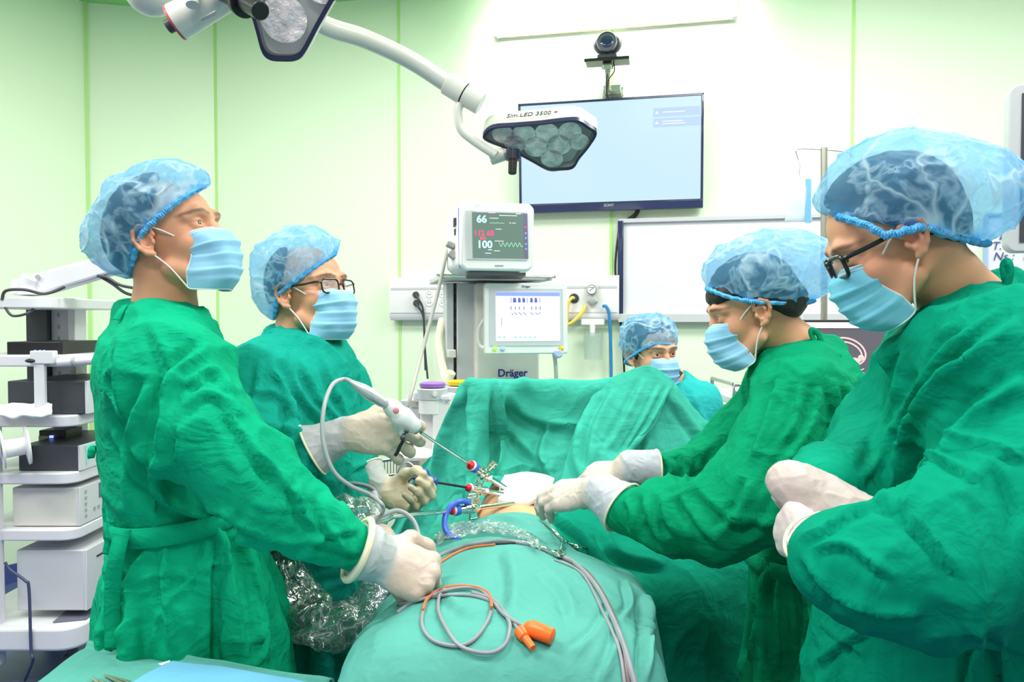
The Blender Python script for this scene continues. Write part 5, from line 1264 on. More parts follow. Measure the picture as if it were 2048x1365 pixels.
for pts, wd in (([P(250, 610, 1.28), P(240, 625, 1.26), P(232, 640, 1.25)], .012), ([P(205, 905, 1.3), P(185, 898, 1.28), P(182, 915, 1.28), P(186, 900, 1.28)], .012), ([P(203, 905, 1.3), P(214, 960, 1.27), P(210, 1020, 1.27), P(217, 1075, 1.27)], .010),
                ([P(214, 985, 1.27), P(222, 1050, 1.24), P(214, 1110, 1.24)], .016), ([P(203, 860, 1.3), P(208, 930, 1.27), P(218, 1000, 1.25), P(228, 1048, 1.24)], .012), ([P(246, 1060, 1.2), P(232, 1120, 1.18), P(224, 1200, 1.19), P(226, 1300, 1.19)], .026)):
    ribbon('tie', pts, wd, G_A, gA)

# ---------------------------------------------------------------- second surgeon with spectacles
Y2 = 1.70
pB, HB, gB = person('man in teal gown with thin glasses and mask holding the white handpiece', (575, 597), Y2 - .072, -27, 11, 0, 1, .89,
    [(672, 560, 650, Y2, .07), (690, 520, 690, Y2, .12), (725, 485, 706, Y2, .17), (790, 468, 712, Y2, .19), (870, 468, 718, Y2, .19), (950, 478, 728, Y2, .18), (1050, 500, 738, Y2, .18), (1150, 520, 742, Y2, .19), (1300, 522, 750, Y2, .2), (1560, 515, 765, Y2, .21)],
    [[(522, 765, 1.56, .078), (512, 860, 1.50, .074), (528, 925, 1.45, .066), (578, 926, 1.44, .052), (628, 902, 1.44, .034)],
     [(668, 770, 1.84, .075), (705, 850, 1.86, .065), (712, 895, 1.80, .044), (733, 938, 1.745, .028)]],
    ((600, 660, Y2), 1.0), G_B, gres=.0068, seed=5, pleat=skirt(P(0, 1100, Y2)[2], 12, .08, 1.4),
    collar=[((548, 668), Y2), ((590, 690), Y2 - .06), ((640, 712), Y2 - .045), ((660, 700), Y2 + .02), ((640, 672), Y2 + .06), ((580, 660), Y2 + .05)],
    gst=[([(560, 700), (600, 790), (680, 870)], 14, 6), ([(600, 720), (640, 800), (690, 850)], 12, 5), ([(640, 700), (670, 780), (700, 850)], 11, 4), ([(500, 790), (560, 790), (600, 860)], 12, 5),
         ([(490, 850), (560, 860), (610, 880)], 13, 8), ([(500, 880), (560, 890), (610, 870)], 12, 7), ([(590, 880), (585, 930), (620, 960), (650, 1000)], 11, 7), ([(620, 890), (610, 930), (650, 950)], 9, 5), ([(510, 930), (540, 980), (620, 1010)], 13, 6),
         ([(700, 940), (735, 925), (748, 905)], 8, 5), ([(520, 720), (510, 790), (490, 830)], 12, 5), ([(550, 740), (580, 800), (570, 870)], 12, 5)],
    capspec=dict(Y=Y2, groups=[([(590, 522, 86, 92, 64, 24), (648, 492, 26, 60, 20, 0)], [((672, 506), (556, 590), (650, 600))]), ([(541, 578, 34, 74, 58, 8)], [((560, 575), (548, 645), (620, 620))])],
        band=[(670, 507), (620, 543), (562, 585), (553, 608), (549, 636)], bandb=.082, seed=2, amp=.006),
    hairfn=std_hair([((668, 520), (556, 600), (650, 620)), ((562, 585), (553, 650), (620, 620))], Y2), maskkw=dict(wob=4))
glasses(pB, HB, .90)
hand('glove', pB, frame(P(692, 868, 1.45), y=pxdir(.95, -.02, -.05), z=pxdir(.15, -.35, -1)), -1,
     [(28, 45, 25, -8), (34, 50, 28, -22), (40, 55, 30, -34), (44, 55, 30, -46)], ((.6, .75, -.5), 20, 15), [(P(655, 884, 1.447), .036), (P(625, 900, 1.442), .052)], 1.06, seed=8, cream=(.70, .58, .47), grey=(.48, .47, .49))
hand('glove', pB, frame(P(762, 985, 1.72), y=pxdir(.85, .25, -.1), z=pxdir(.1, .9, .7)), 1,
     [(50, 60, 30, 4), (55, 60, 35, 0), (60, 60, 35, -3), (60, 60, 35, -6)], ((.5, .6, -.65), 30, 30), [(P(748, 966, 1.73), .032), (P(732, 940, 1.745), .042)], 1.0, seed=9, cream=(.74, .60, .42), grey=(.60, .60, .60))
ribbon('tie', [P(552, 668, 1.66), P(540, 678, 1.62), P(522, 688, 1.61), P(534, 670, 1.61), P(548, 664, 1.63)], .008, G_B, gB)

# ---------------------------------------------------------------- anaesthetist behind the drape
Y3 = 2.62; HC0 = head_frame((1266, 717), Y3 - .03, -68, -2, 2, 1, .98)
pC, HC, gC = person('man in turquoise gown and blue cap looking over the green drape', (1266, 717), Y3 - .03, -68, -2, 2, 1, .98,
    [(742, 1305, 1368, Y3 + .02, .07), (765, 1282, 1395, Y3 + .03, .10), (800, 1262, 1422, Y3 + .03, .12), (860, 1255, 1436, Y3 + .03, .13), (960, 1258, 1440, Y3 + .03, .13), (1100, 1258, 1440, Y3 + .03, .14), (1230, 1250, 1446, Y3 + .03, .16)],
    [[(1400, 800, Y3, .055), (1415, 880, Y3 - .02, .05), (1400, 960, Y3 - .1, .045), (1350, 990, Y3 - .2, .035)], [(1280, 800, Y3, .055), (1275, 880, Y3 - .02, .05), (1280, 960, Y3 - .1, .045), (1310, 990, Y3 - .2, .035)]],
    ((1338, 760, Y3 + .02), 1.0), G_E, gres=.009, seed=9, vneck=[(1352, 742, Y3 - .03, .034, .10, .062, -18)], mk=cloth('mask_pale_blue', (.30, .52, .78), var=.04, bump=.15),
    gaze=(.10, 1, .0), capspec=dict(Y=Y3, groups=[([(1297, 675, 58, 62, 48, 0)], [])], band=None, bandb=0, seed=4, amp=.007, res=.004, extra_planes=[(T(HC0, (0, .085, .052)), T(HC0, (0, .55, -1)) - HC0[:3, 3])]),
    hairfn=lambda s, H: (s.ell(H, (0, -.010, .050), (.078, .096, .084)), s.half(T(H, (0, .078, .045)), H[:3, :3] @ np.array([0, .75, -1]), k=.01)),
    gst=[([(1385, 790), (1400, 830), (1428, 870)], 8, 6), ([(1375, 810), (1395, 860), (1410, 880)], 8, 6)])
Rr = [T(HC, (.084 * math.sin(a), -.008 + .098 * math.cos(a), .052 * math.cos(a) * .9 + .002 + .004 * math.sin(3 * a))) for a in np.linspace(0, 2 * math.pi, 90, endpoint=False)]
MB().tube(np.array(Rr), .0045 * (1 + .25 * np.sin(np.arange(90) * 2.2)), 8, closed=True).build('elastic_band', BAND, [o for o in pC.children if o.name.startswith('surgical_cap')][0])
for q, hx in ((P(1350, 990, Y3 - .2), 1), (P(1310, 990, Y3 - .2), -1)):
    hand('glove', pC, frame(q, y=(0, -1, -.1), z=(0, 0, 1)), -hx, [(40, 40, 20, 0)] * 4, ((.7, .7, -.4), 20, 20), [(q + [0, .04, 0], .038)], .95, res=.004)
ribbon('collar_flap', [P(1343, 740, Y3 - .03), P(1352, 745, Y3 - .05), P(1362, 752, Y3 - .06)], .026, mat('collar_dark', (.005, .06, .04), .8), gC)

# ---------------------------------------------------------------- woman with ponytail bun
Y4 = 1.56
pD, HD, gD = person('woman in green gown and large blue cap, gloved hands at the belly', (1521, 632), Y4 - .072, 173, -15, 0, -1, .85,
    [(700, 1590, 1668, Y4, .07), (722, 1545, 1695, Y4, .12), (765, 1512, 1718, Y4, .16), (830, 1500, 1736, Y4, .17), (900, 1500, 1735, Y4, .17), (1000, 1490, 1725, Y4, .17), (1100, 1492, 1712, Y4, .165), (1200, 1496, 1712, Y4, .18), (1365, 1490, 1722, Y4, .19), (1620, 1480, 1735, Y4, .2)],
    [[(1612, 800, 1.42, .080), (1566, 900, 1.37, .082), (1505, 990, 1.34, .078), (1430, 1038, 1.35, .066), (1330, 1036, 1.39, .056), (1250, 1022, 1.44, .046)],
     [(1560, 780, 1.70, .072), (1475, 872, 1.72, .066), (1400, 938, 1.70, .054), (1330, 944, 1.67, .042)]],
    ((1588, 690, Y4), 1.0), G_C, gres=.0066, seed=12, pleat=skirt(P(0, 1110, Y4)[2], 12, .10, 2.4),
    collar=[((1530, 735), Y4 - .01), ((1570, 718), Y4 - .065), ((1630, 700), Y4 - .055), ((1656, 690), Y4), ((1620, 688), Y4 + .06), ((1560, 706), Y4 + .06)],
    belt=[(1120, 1130, .006)],
    gst=[([(1560, 760), (1530, 850), (1500, 930)], 14, 6), ([(1640, 770), (1620, 850), (1560, 940), (1530, 1000)], 14, 7), ([(1600, 770), (1590, 840), (1570, 880)], 12, 5), ([(1660, 760), (1680, 840), (1650, 930)], 14, 6), ([(1690, 770), (1715, 850), (1700, 950)], 12, 6),
         ([(1445, 900), (1410, 950), (1370, 985), (1330, 1000)], 12, 6), ([(1290, 990), (1300, 1040), (1330, 1090)], 12, 7), ([(1320, 985), (1330, 1030), (1350, 1070)], 12, 6), ([(1360, 990), (1400, 1050), (1440, 1090)], 13, 6), ([(1400, 985), (1470, 1040), (1560, 1045)], 13, 6),
         ([(1250, 1000), (1265, 1030), (1262, 1060)], 9, 5), ([(1500, 960), (1480, 1020), (1430, 1070)], 14, 7), ([(1560, 960), (1540, 1040), (1480, 1090)], 14, 6), ([(1620, 980), (1600, 1050), (1540, 1100)], 13, 6), ([(1320, 915), (1340, 935), (1330, 965)], 8, 6), ([(1350, 905), (1375, 930), (1365, 970)], 8, 6), ([(1385, 895), (1400, 920), (1395, 950)], 8, 5),
         ([(1560, 1140), (1550, 1240), (1555, 1340)], 12, 10), ([(1600, 1140), (1610, 1240), (1600, 1340)], 12, 10), ([(1530, 1140), (1520, 1230), (1500, 1320)], 11, 8)],
    capspec=dict(Y=Y4, groups=[([(1545, 537, 136, 98, 76, 3), (1612, 540, 64, 90, 56, 0)], [((1408, 590), (1640, 614), (1500, 680))])],
        band=[(1414, 578), (1470, 598), (1540, 606), (1600, 606), (1628, 602)], bandb=.080, seed=6, amp=.005), maskkw=dict(wob=2),
    hairfn=std_hair([((1425, 592), (1640, 640), (1500, 700))], Y4, hsc=.90, extra=(((0, -.088, .012), (.045, .038, .036)), ((0, -.060, .0), (.055, .04, .035)), ((.0, .062, .056), (.058, .032, .022)))))
hand('glove', pD, frame(P(1190, 982, 1.50), y=pxdir(-.80, .22, .55), z=pxdir(-.45, -.85, -.45)), 1,
     [(16, 28, 15, -9), (18, 30, 16, -1), (20, 32, 16, 5), (24, 34, 16, 10)], ((.15, 1, -.30), 12, 12), [(P(1208, 990, 1.48), .038), (P(1245, 1016, 1.45), .052)], 1.04, seed=14, blend=-.004, cream=(.72, .60, .55), grey=(.55, .56, .63))
hand('glove', pD, frame(P(1255, 945, 1.66), y=pxdir(-.88, .12, .30), z=pxdir(-.2, -.8, -.5)), -1,
     [(35, 35, 20, -4), (38, 40, 20, 0), (45, 45, 25, 3), (50, 45, 25, 6)], ((.35, .9, -.45), 10, 10), [(P(1262, 940, 1.66), .040), (P(1312, 942, 1.665), .046)], 1.0, seed=15, cream=(.72, .60, .53), grey=(.51, .53, .59))
ribbon('tie', [P(1652, 712, 1.52), P(1632, 690, 1.50), P(1622, 662, 1.50), P(1636, 668, 1.50), P(1648, 695, 1.50), P(1680, 715, 1.48)], .012, G_C, gD, nrm=(0.2, -1, 0))
ribbon('tie', [P(1680, 712, 1.50), P(1715, 760, 1.47), P(1732, 830, 1.46)], .020, G_C, gD)

# ---------------------------------------------------------------- man with black glasses at the right, arms folded
Y5 = 1.02
pE, HE, gE = person('man in mint gown and black glasses at the right with folded arms', (1826, 487), Y5 - .07, 168, -25, 0, -1, .80,
    [(590, 1905, 2060, Y5 + .02, .08), (640, 1830, 2130, Y5 + .02, .13), (690, 1785, 2180, Y5 + .02, .17), (760, 1766, 2230, Y5 + .02, .19), (850, 1738, 2240, Y5 + .02, .19), (950, 1704, 2240, Y5 + .02, .18), (1080, 1640, 2240, Y5 + .02, .165), (1200, 1622, 2250, Y5 + .02, .165), (1365, 1592, 2270, Y5 + .02, .18), (1600, 1570, 2300, Y5 + .02, .19), (2150, 1560, 2300, Y5 + .02, .2)],
    [[(2040, 760, .88, .095), (2050, 930, .84, .092), (1990, 1066, .80, .085), (1870, 1130, .775, .074), (1740, 1136, .77, .060), (1668, 1122, .782, .047)],
     [(1880, 760, 1.18, .09), (1790, 880, 1.16, .075), (1715, 950, 1.06, .058), (1660, 972, .99, .050), (1636, 985, .95, .046)]],
    ((1930, 610, Y5 + .02), 1.12), G_D, gres=.0058, seed=21, pleat=skirt(P(0, 1220, Y5)[2], 12, .08, .9, .3),
    collar=[((1785, 705), Y5 + .0), ((1850, 680), Y5 - .062), ((1960, 610), Y5 - .058), ((2015, 575), Y5 + .02), ((1950, 600), Y5 + .085), ((1840, 670), Y5 + .07)],
    belt=[(1230, 1230, .003)],
    gst=[([(2040, 640), (1900, 760), (1810, 900), (1760, 1010)], 26, 8), ([(2000, 620), (1880, 720), (1790, 860), (1740, 960)], 22, 7), ([(1960, 700), (1860, 800), (1800, 900)], 18, 6), ([(2048, 760), (1950, 830), (1850, 960), (1790, 1040)], 22, 7),
         ([(1810, 700), (1790, 790), (1745, 900)], 16, 5), ([(1740, 1000), (1800, 1020), (1880, 1100), (1925, 1155)], 14, 6), ([(1625, 1100), (1690, 1090), (1740, 1125), (1790, 1160)], 13, 5), ([(1605, 1110), (1660, 1180), (1740, 1220), (1840, 1230)], 15, 6),
         ([(1840, 915), (1900, 930), (1960, 960)], 10, 5), ([(1900, 880), (1980, 890), (2048, 920)], 12, 5), ([(2000, 930), (2035, 1010), (2048, 1090)], 14, 5), ([(1600, 1080), (1650, 1060), (1700, 1025), (1740, 1015)], 10, 5),
         ([(1960, 1270), (1950, 1330), (1940, 1400)], 16, 8), ([(1990, 1260), (2010, 1320), (2020, 1400)], 14, 9), ([(1620, 1340), (1680, 1290), (1740, 1260)], 12, 4), ([(1640, 1250), (1700, 1290), (1730, 1310)], 10, 3)],
    capspec=dict(Y=Y5, groups=[([(1826, 388, 180, 150, 122, -4), (1935, 392, 90, 130, 98, 0), (1672, 398, 30, 60, 34, 10)], [((1650, 432), (1990, 492), (1760, 600))])],
        band=[(1672, 430), (1735, 452), (1775, 470), (1845, 455), (1900, 470), (1975, 487)], bandb=.082, seed=8, amp=.004, bandr=.005, res=.0028), maskkw=dict(wob=6), mk=cloth('mask_aqua', (.20, .58, .74), var=.04, bump=.12),
    hg=1.02, gaze=(-.3, 1, -.2), hairfn=std_hair([((1670, 420), (2000, 508), (1760, 600))], Y5, g=1.02, hsc=.87, extra=()))
glasses(pE, HE, .84, thick=.0026, tr=.0038)
hand('glove', pE, frame(P(1594, 975, .885), y=pxdir(.70, .40, -.50), z=pxdir(-.2, -.55, -.9)), -1,
     [(18, 30, 20, 12), (26, 32, 22, -4), (34, 34, 24, -18), (42, 36, 26, -30)], ((.4, .9, -.6), 15, 15), [(P(1604, 984, .925), .032), (P(1616, 990, .955), .038)], .93, seed=18, gap=.0042, blend=-.03, cream=(.66, .52, .50), grey=(.66, .52, .50))
hand('glove', pE, frame(P(1650, 1108, .80), y=pxdir(-.2, -.1, 1), z=pxdir(-1, 0, 0)), -1, [(60, 60, 30, 0)] * 4, ((.7, .7, -.4), 20, 20), [(P(1640, 1082, .79), .036)], .9, res=.003, cream=(.80, .66, .66), grey=(.8, .68, .68))
ribbon('tie', [P(2022, 580, 1.0), P(2012, 560, .98), P(2008, 532, .98), P(2016, 526, .98), P(2020, 545, .98), P(2012, 578, .98)], .012, G_D, gE, nrm=(.2, -1, 0))
# ================================================================ operating table, patient, drapes
from mathutils.bvhtree import BVHTree
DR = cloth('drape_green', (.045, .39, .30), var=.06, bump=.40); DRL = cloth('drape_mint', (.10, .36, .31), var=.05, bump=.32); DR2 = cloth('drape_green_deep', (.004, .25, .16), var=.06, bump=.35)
def rows_of(spec): return [[P(*q) for q in r] for r in spec]
ot = thing('operating_table', (0, 1.8, 0), 'operating table under the green drapes', 'operating table')
MB().box((0, 1.85, .74), (.50, 1.7, .08)).build('table_top', DARK, ot, bevel=.01)
MB().box((0, 1.9, .38), (.28, .4, .64)).build('column', STEEL, ot, bevel=.01); MB().box((0, 1.85, .04), (.5, 1.0, .08)).build('foot_plate', WHITE, ot, bevel=.01)

pt = thing('person', (0, 1.95, .78), 'patient lying on the operating table with only the belly uncovered', 'person')
s = SDF(*grid((-.32, .95, .70), (.32, 3.0, 1.12), .011)); I4 = np.eye(4)
s.ell(I4, (0.006, 1.96, .845), (.135, .30, .112)); s.ell(I4, (0, 2.3, .83), (.19, .28, .10), .06); s.ell(I4, (0, 2.72, .90), (.078, .10, .09), .03); s.cap((0, 2.5, .87), (0, 2.66, .88), .055, .055, .03)
for q in (-1, 1):
    s.chain([np.array([q * .075, 1.75, .80]), np.array([q * .09, 1.35, .83]), np.array([q * .09, 1.02, .80])], [.075, .06, .042], .05)
    s.chain([np.array([q * .17, 2.38, .86]), np.array([q * .16, 2.1, .79]), np.array([q * .14, 1.92, .78])], [.05, .042, .032], .03)
V, Q = s.mesh(2); mesh_np('body', V, Q, mat('skin_belly', (.80, .42, .22), .42, sss=.1, bump=.1, bscale=120, var=.05), pt)

def legw(V, N):
    x = np.abs(V[:, 0] - .02); fl = np.clip((x - .20) / .1, 0, 1)
    return .0045 * vnoise(V * np.array([9, 5, 6])) + .010 * fl * np.sin(V[:, 1] * 34 + 2 * vnoise(V * 4)) + .0025 * np.maximum(ridged(V * np.array([9, 4, 9]), 3), 0) ** 2 + .0012 * ridged(V * 24, 5)
LEG = [[(770, 1400, 1.84), (806, 1180, 1.84), (868, 1078, 1.82), (945, 1044, 1.80), (1030, 1022, 1.80), (1092, 1044, 1.80), (1122, 1090, 1.80), (1160, 1180, 1.82), (1190, 1400, 1.84)],
       [(712, 1440, 1.62), (775, 1215, 1.62), (838, 1110, 1.63), (930, 1078, 1.64), (1020, 1060, 1.64), (1100, 1076, 1.63), (1170, 1118, 1.62), (1225, 1200, 1.62), (1255, 1440, 1.62)],
       [(690, 1480, 1.42), (748, 1252, 1.42), (812, 1160, 1.42), (900, 1118, 1.42), (1015, 1094, 1.42), (1120, 1108, 1.42), (1222, 1134, 1.42), (1290, 1188, 1.42), (1328, 1440, 1.42)],
       [(640, 1600, 1.16), (706, 1325, 1.16), (770, 1236, 1.16), (880, 1202, 1.16), (1010, 1192, 1.16), (1140, 1202, 1.16), (1255, 1232, 1.16), (1312, 1300, 1.16), (1358, 1560, 1.16)],
       [(560, 1850, .93), (632, 1530, .93), (738, 1412, .93), (880, 1388, .93), (1010, 1382, .93), (1150, 1390, .93), (1290, 1420, .93), (1350, 1520, .93), (1400, 1850, .93)],
       [(560, 2350, .88), (640, 2300, .87), (740, 2250, .87), (880, 2250, .87), (1010, 2250, .87), (1150, 2250, .87), (1280, 2250, .87), (1340, 2300, .87), (1400, 2350, .88)]]
lg = sheet('leg_drape', rows_of(LEG), DRL, None, 26, 34, disp=legw, st=[
    ([(1015, 1100), (1030, 1160), (1025, 1230)], 26, 4), ([(1290, 1190), (1296, 1260), (1290, 1365)], 14, 9), ([(1225, 1210), (1190, 1270), (1140, 1310)], 13, 3), ([(1250, 1160), (1262, 1210), (1240, 1240)], 10, 4), ([(880, 1180), (930, 1220), (1000, 1225)], 16, 3),
    ([(760, 1240), (700, 1300), (670, 1350)], 14, 5), ([(940, 1050), (1010, 1038), (1080, 1060), (1110, 1090)], 9, 5), ([(930, 1065), (1000, 1055), (1070, 1078)], 10, 5), ([(1240, 1260), (1225, 1310), (1200, 1365)], 14, 4), ([(1080, 1130), (1130, 1180), (1150, 1240)], 18, 3)])
tag(lg, 'large green drape over the patient legs with the coiled cable on it', 'drape')
def scrw(V, N): return .005 * vnoise(V * np.array([6, 4, 5])) + .007 * np.maximum(ridged(V * np.array([7, 6, 4]), 8), 0) ** 3 + .003 * np.maximum(ridged(V * 15, 4), 0) ** 3 + .0014 * ridged(V * 22, 2)
SCR_ = [[(930, 900, 2.62), (950, 890, 2.60), (1000, 885, 2.6), (1080, 885, 2.6), (1160, 885, 2.6), (1215, 885, 2.6), (1285, 880, 2.58), (1330, 880, 2.56), (1372, 890, 2.50), (1405, 915, 2.42)],
        [(925, 768, 2.26), (942, 759, 2.20), (1000, 757, 2.2), (1080, 760, 2.2), (1160, 766, 2.2), (1215, 764, 2.2), (1285, 742, 2.22), (1335, 754, 2.24), (1385, 812, 2.26), (1434, 878, 2.24)],
        [(872, 878, 2.30), (908, 880, 2.22), (950, 880, 2.11), (1008, 868, 2.19), (1080, 866, 2.16), (1150, 858, 2.14), (1220, 858, 2.13), (1310, 850, 2.15), (1385, 872, 2.17), (1452, 905, 2.20)],
        [(812, 990, 2.26), (872, 985, 2.24), (930, 962, 2.06), (994, 935, 2.12), (1060, 930, 2.12), (1120, 935, 2.08), (1190, 930, 2.06), (1280, 925, 2.08), (1370, 925, 2.10), (1462, 935, 2.14)],
        [(768, 1090, 2.24), (845, 1075, 2.20), (915, 1030, 2.0), (985, 972, 2.06), (1060, 960, 2.06), (1115, 975, 2.02), (1180, 990, 1.98), (1280, 985, 2.0), (1370, 968, 2.04), (1470, 950, 2.08)],
        [(720, 1330, 2.24), (800, 1330, 2.18), (880, 1300, 1.98), (960, 1240, 2.0), (1050, 1230, 2.0), (1110, 1230, 2.0), (1190, 1230, 1.98), (1290, 1230, 2.0), (1380, 1230, 2.0), (1480, 1230, 2.0)]]
# the drape runs under the patient's flank at its foot: last row stays beside the body
sc_ = sheet('screen_drape', rows_of(SCR_[:5]), DR, None, 22, 26, disp=scrw, st=[
    ([(998, 760), (1000, 850), (1002, 920), (990, 950)], 12, 16), ([(940, 775), (945, 860), (938, 950), (930, 1010)], 10, 12), ([(926, 775), (880, 900), (830, 1010), (795, 1080)], 16, 14), ([(1005, 780), (1060, 830), (1140, 850), (1200, 845)], 20, 9),
    ([(1010, 850), (1060, 900), (1110, 950)], 18, 8), ([(1100, 850), (1085, 900), (1100, 950)], 14, 7), ([(1000, 950), (1060, 932), (1110, 960)], 10, 7), ([(1340, 790), (1400, 870), (1430, 900)], 14, 6), ([(1300, 880), (1280, 930), (1282, 970)], 12, 7), ([(900, 860), (870, 960), (840, 1050)], 14, 9)])
tag(sc_, 'green drape hung as a screen between the patient and the machines', 'drape')
FLP = [[(1204, 772, 2.175), (1250, 750, 2.165), (1300, 736, 2.165), (1348, 764, 2.18)], [(1166, 830, 2.10), (1220, 820, 2.085), (1290, 815, 2.085), (1330, 800, 2.11)], [(1140, 890, 2.04), (1200, 895, 2.02), (1255, 890, 2.03), (1308, 850, 2.07)],
       [(1126, 945, 1.99), (1180, 945, 1.975), (1228, 925, 1.99), (1282, 880, 2.04)], [(1112, 990, 1.95), (1162, 992, 1.945), (1212, 972, 1.96), (1255, 915, 2.01)]]
fl_ = sheet('folded_drape', rows_of(FLP), DR, None, 22, 18, disp=scrw, solid=.003, st=[([(1230, 780), (1190, 860), (1180, 940)], 14, 6), ([(1290, 760), (1250, 840), (1215, 900)], 12, 5), ([(1338, 775), (1300, 845), (1258, 905)], 7, 4), ([(1160, 850), (1150, 910), (1170, 970)], 12, 6), ([(1320, 770), (1280, 850), (1240, 915)], 7, 3)])
tag(fl_, 'loose green cloth with stitched hem folded over the top of the drape screen', 'drape')
SID = [[(1078, 966, 2.06), (1170, 985, 2.03), (1310, 975, 2.02), (1450, 940, 2.0), (1540, 930, 2.0)], [(1096, 1005, 1.93), (1195, 1045, 1.90), (1330, 1090, 1.85), (1450, 1110, 1.85), (1540, 1110, 1.9)], [(1104, 1050, 1.84), (1215, 1135, 1.77), (1330, 1190, 1.74), (1440, 1220, 1.76), (1540, 1230, 1.86)],
       [(1150, 1160, 1.83), (1270, 1270, 1.75), (1360, 1340, 1.74), (1440, 1380, 1.76), (1540, 1380, 1.86)], [(1190, 1700, 1.84), (1285, 1750, 1.75), (1370, 1800, 1.74), (1440, 1830, 1.76), (1540, 1830, 1.86)]]
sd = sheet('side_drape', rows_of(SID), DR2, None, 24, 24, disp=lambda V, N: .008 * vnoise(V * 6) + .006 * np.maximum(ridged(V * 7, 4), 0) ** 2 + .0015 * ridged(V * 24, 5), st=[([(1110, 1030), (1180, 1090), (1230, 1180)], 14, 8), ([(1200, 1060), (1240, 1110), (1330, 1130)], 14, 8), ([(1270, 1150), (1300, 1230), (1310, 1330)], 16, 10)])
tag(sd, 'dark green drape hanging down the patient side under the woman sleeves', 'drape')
BEL = [[(890, 1010, 2.06), (930, 985, 2.06), (965, 962, 2.07), (1000, 955, 2.08)], [(868, 1055, 1.96), (905, 1030, 1.97), (945, 1005, 1.97), (984, 975, 2.0)], [(850, 1085, 1.88), (888, 1064, 1.89), (925, 1045, 1.88), (958, 1032, 1.88)], [(835, 1130, 1.82), (870, 1100, 1.82), (915, 1068, 1.80), (965, 1046, 1.80)]]
tag(sheet('edge_drape', rows_of(BEL), DR, None, 16, 16, disp=lambda V, N: .004 + .004 * vnoise(V * 14) + .004 * np.maximum(ridged(V * 14, 6), 0) ** 2), 'small green drape fold at the left edge of the belly under the steel ports', 'drape')

def on(obj_list, px, py, lift=.003, Y=1.4):
    d = Vector(ray(px, py)).normalized(); best = None
    for o in obj_list:
        if o.name not in _bvh:
            me = o.data; _bvh[o.name] = BVHTree.FromPolygons([v.co + o.location for v in me.vertices], [tuple(p.vertices) for p in me.polygons])
        h = _bvh[o.name].ray_cast(Vector((0, 0, CAMZ)), d)
        if h[0] is not None and (best is None or h[3] < best[1]): best = (h[0], h[3])
    if best is None: return P(px, py, Y)
    return np.array(best[0]) - np.array(d) * lift + np.array([0, 0, lift * .5])
_bvh = {}
def lay(pts, objs, r, m, name, lab=None, cat=None, lift=None, parent=None, n=8, group=None, Y=1.4):
    p = catmull([np.array(q, float) for q in pts], n); W_ = np.array([on(objs, x, y, (lift or r) * 1.05, Y) for x, y in p])
    for _ in range(2): W_[1:-1] = (W_[:-2] + 2 * W_[1:-1] + W_[2:]) / 4
    o = MB().tube(W_, r, 8).build(name, m, parent)
    if lab: tag(o, lab, cat, group)
    return o
D_ = [lg, sd]
# bipolar cables: the coil with its two plugs
bc = thing('bipolar_cable', on(D_, 940, 1250), 'coiled grey and orange cable with two orange plugs lying on the leg drape', 'cable')
rc = .0027
lay([(794, 1228), (818, 1211), (863, 1197), (915, 1192), (955, 1196), (992, 1211), (1022, 1241), (1040, 1268)], D_, rc, CABLE, 'cable_strand', parent=bc)
lay([(800, 1213), (848, 1202), (896, 1184), (937, 1180), (963, 1186), (985, 1208), (1011, 1237), (1056, 1262)], D_, rc, CABLE, 'cable_strand', parent=bc, lift=.006)
lay([(896, 1180), (863, 1189), (846, 1226), (846, 1260), (870, 1286), (915, 1295), (948, 1282), (974, 1248), (983, 1222)], D_, rc, CABLE, 'cable_strand', parent=bc)
lay([(983, 1222), (980, 1197), (959, 1182), (922, 1177), (885, 1183), (855, 1203), (846, 1226)], D_, rc * .9, OCABLE, 'orange_strand', parent=bc, lift=.008)
lay([(892, 1180), (879, 1196), (877, 1226), (892, 1260), (915, 1293), (948, 1308), (985, 1310), (1011, 1293), (1020, 1260), (1015, 1241), (996, 1211), (974, 1198), (944, 1189)], D_, rc, CABLE, 'cable_strand', parent=bc, lift=.005)
a, b_ = on(D_, 1050, 1262, .012), on(D_, 1107, 1284, .012); MB().tube([a, a + (b_ - a) * .12, a + (b_ - a) * .2, a + (b_ - a) * .95, b_], [.006, .009, .0115, .0105, .008], 20).build('orange_plug', ORANGE, bc)
a, b_ = on(D_, 1037, 1265, .009), on(D_, 1066, 1304, .009); MB().tube([a, a + (b_ - a) * .1, a + (b_ - a) * .45, a + (b_ - a) * .5, b_], [.005, .009, .008, .0055, .0045], 20).build('orange_plug', ORANGE, bc)
# long grey cables across the drape
lay([(868, 1120), (900, 1105), (950, 1090), (1010, 1085), (1060, 1093), (1110, 1112), (1150, 1130), (1195, 1180), (1232, 1255), (1252, 1310), (1270, 1375)], D_, .0042, CABLE, 'light_cable', 'thick grey cable crossing the drape from the fist and falling at the right', 'cable', n=10)
lay([(1080, 1100), (1140, 1126), (1180, 1152), (1222, 1220), (1245, 1290), (1258, 1375)], D_, .003, mat('cable_brown', (.17, .12, .12), .4), 'cable', 'thin brownish cable running beside the thick grey cable at the right', 'cable', n=10)
lay([(1110, 1122), (1165, 1150), (1205, 1225), (1238, 1300), (1250, 1375)], D_, .0024, CABLE, 'cable', 'thinnest grey cable left of the cable bundle falling at the right', 'cable', n=10)
lay([(874, 1132), (905, 1112), (940, 1098), (990, 1092)], D_, .003, OCABLE, 'cable', 'short orange brown cable leaving the fist on the drape', 'cable')
lay([(878, 1128), (915, 1104), (960, 1093), (1030, 1088)], D_, .0026, BCABLE, 'cable', 'thin black cable leaving the fist beside the orange one', 'cable')

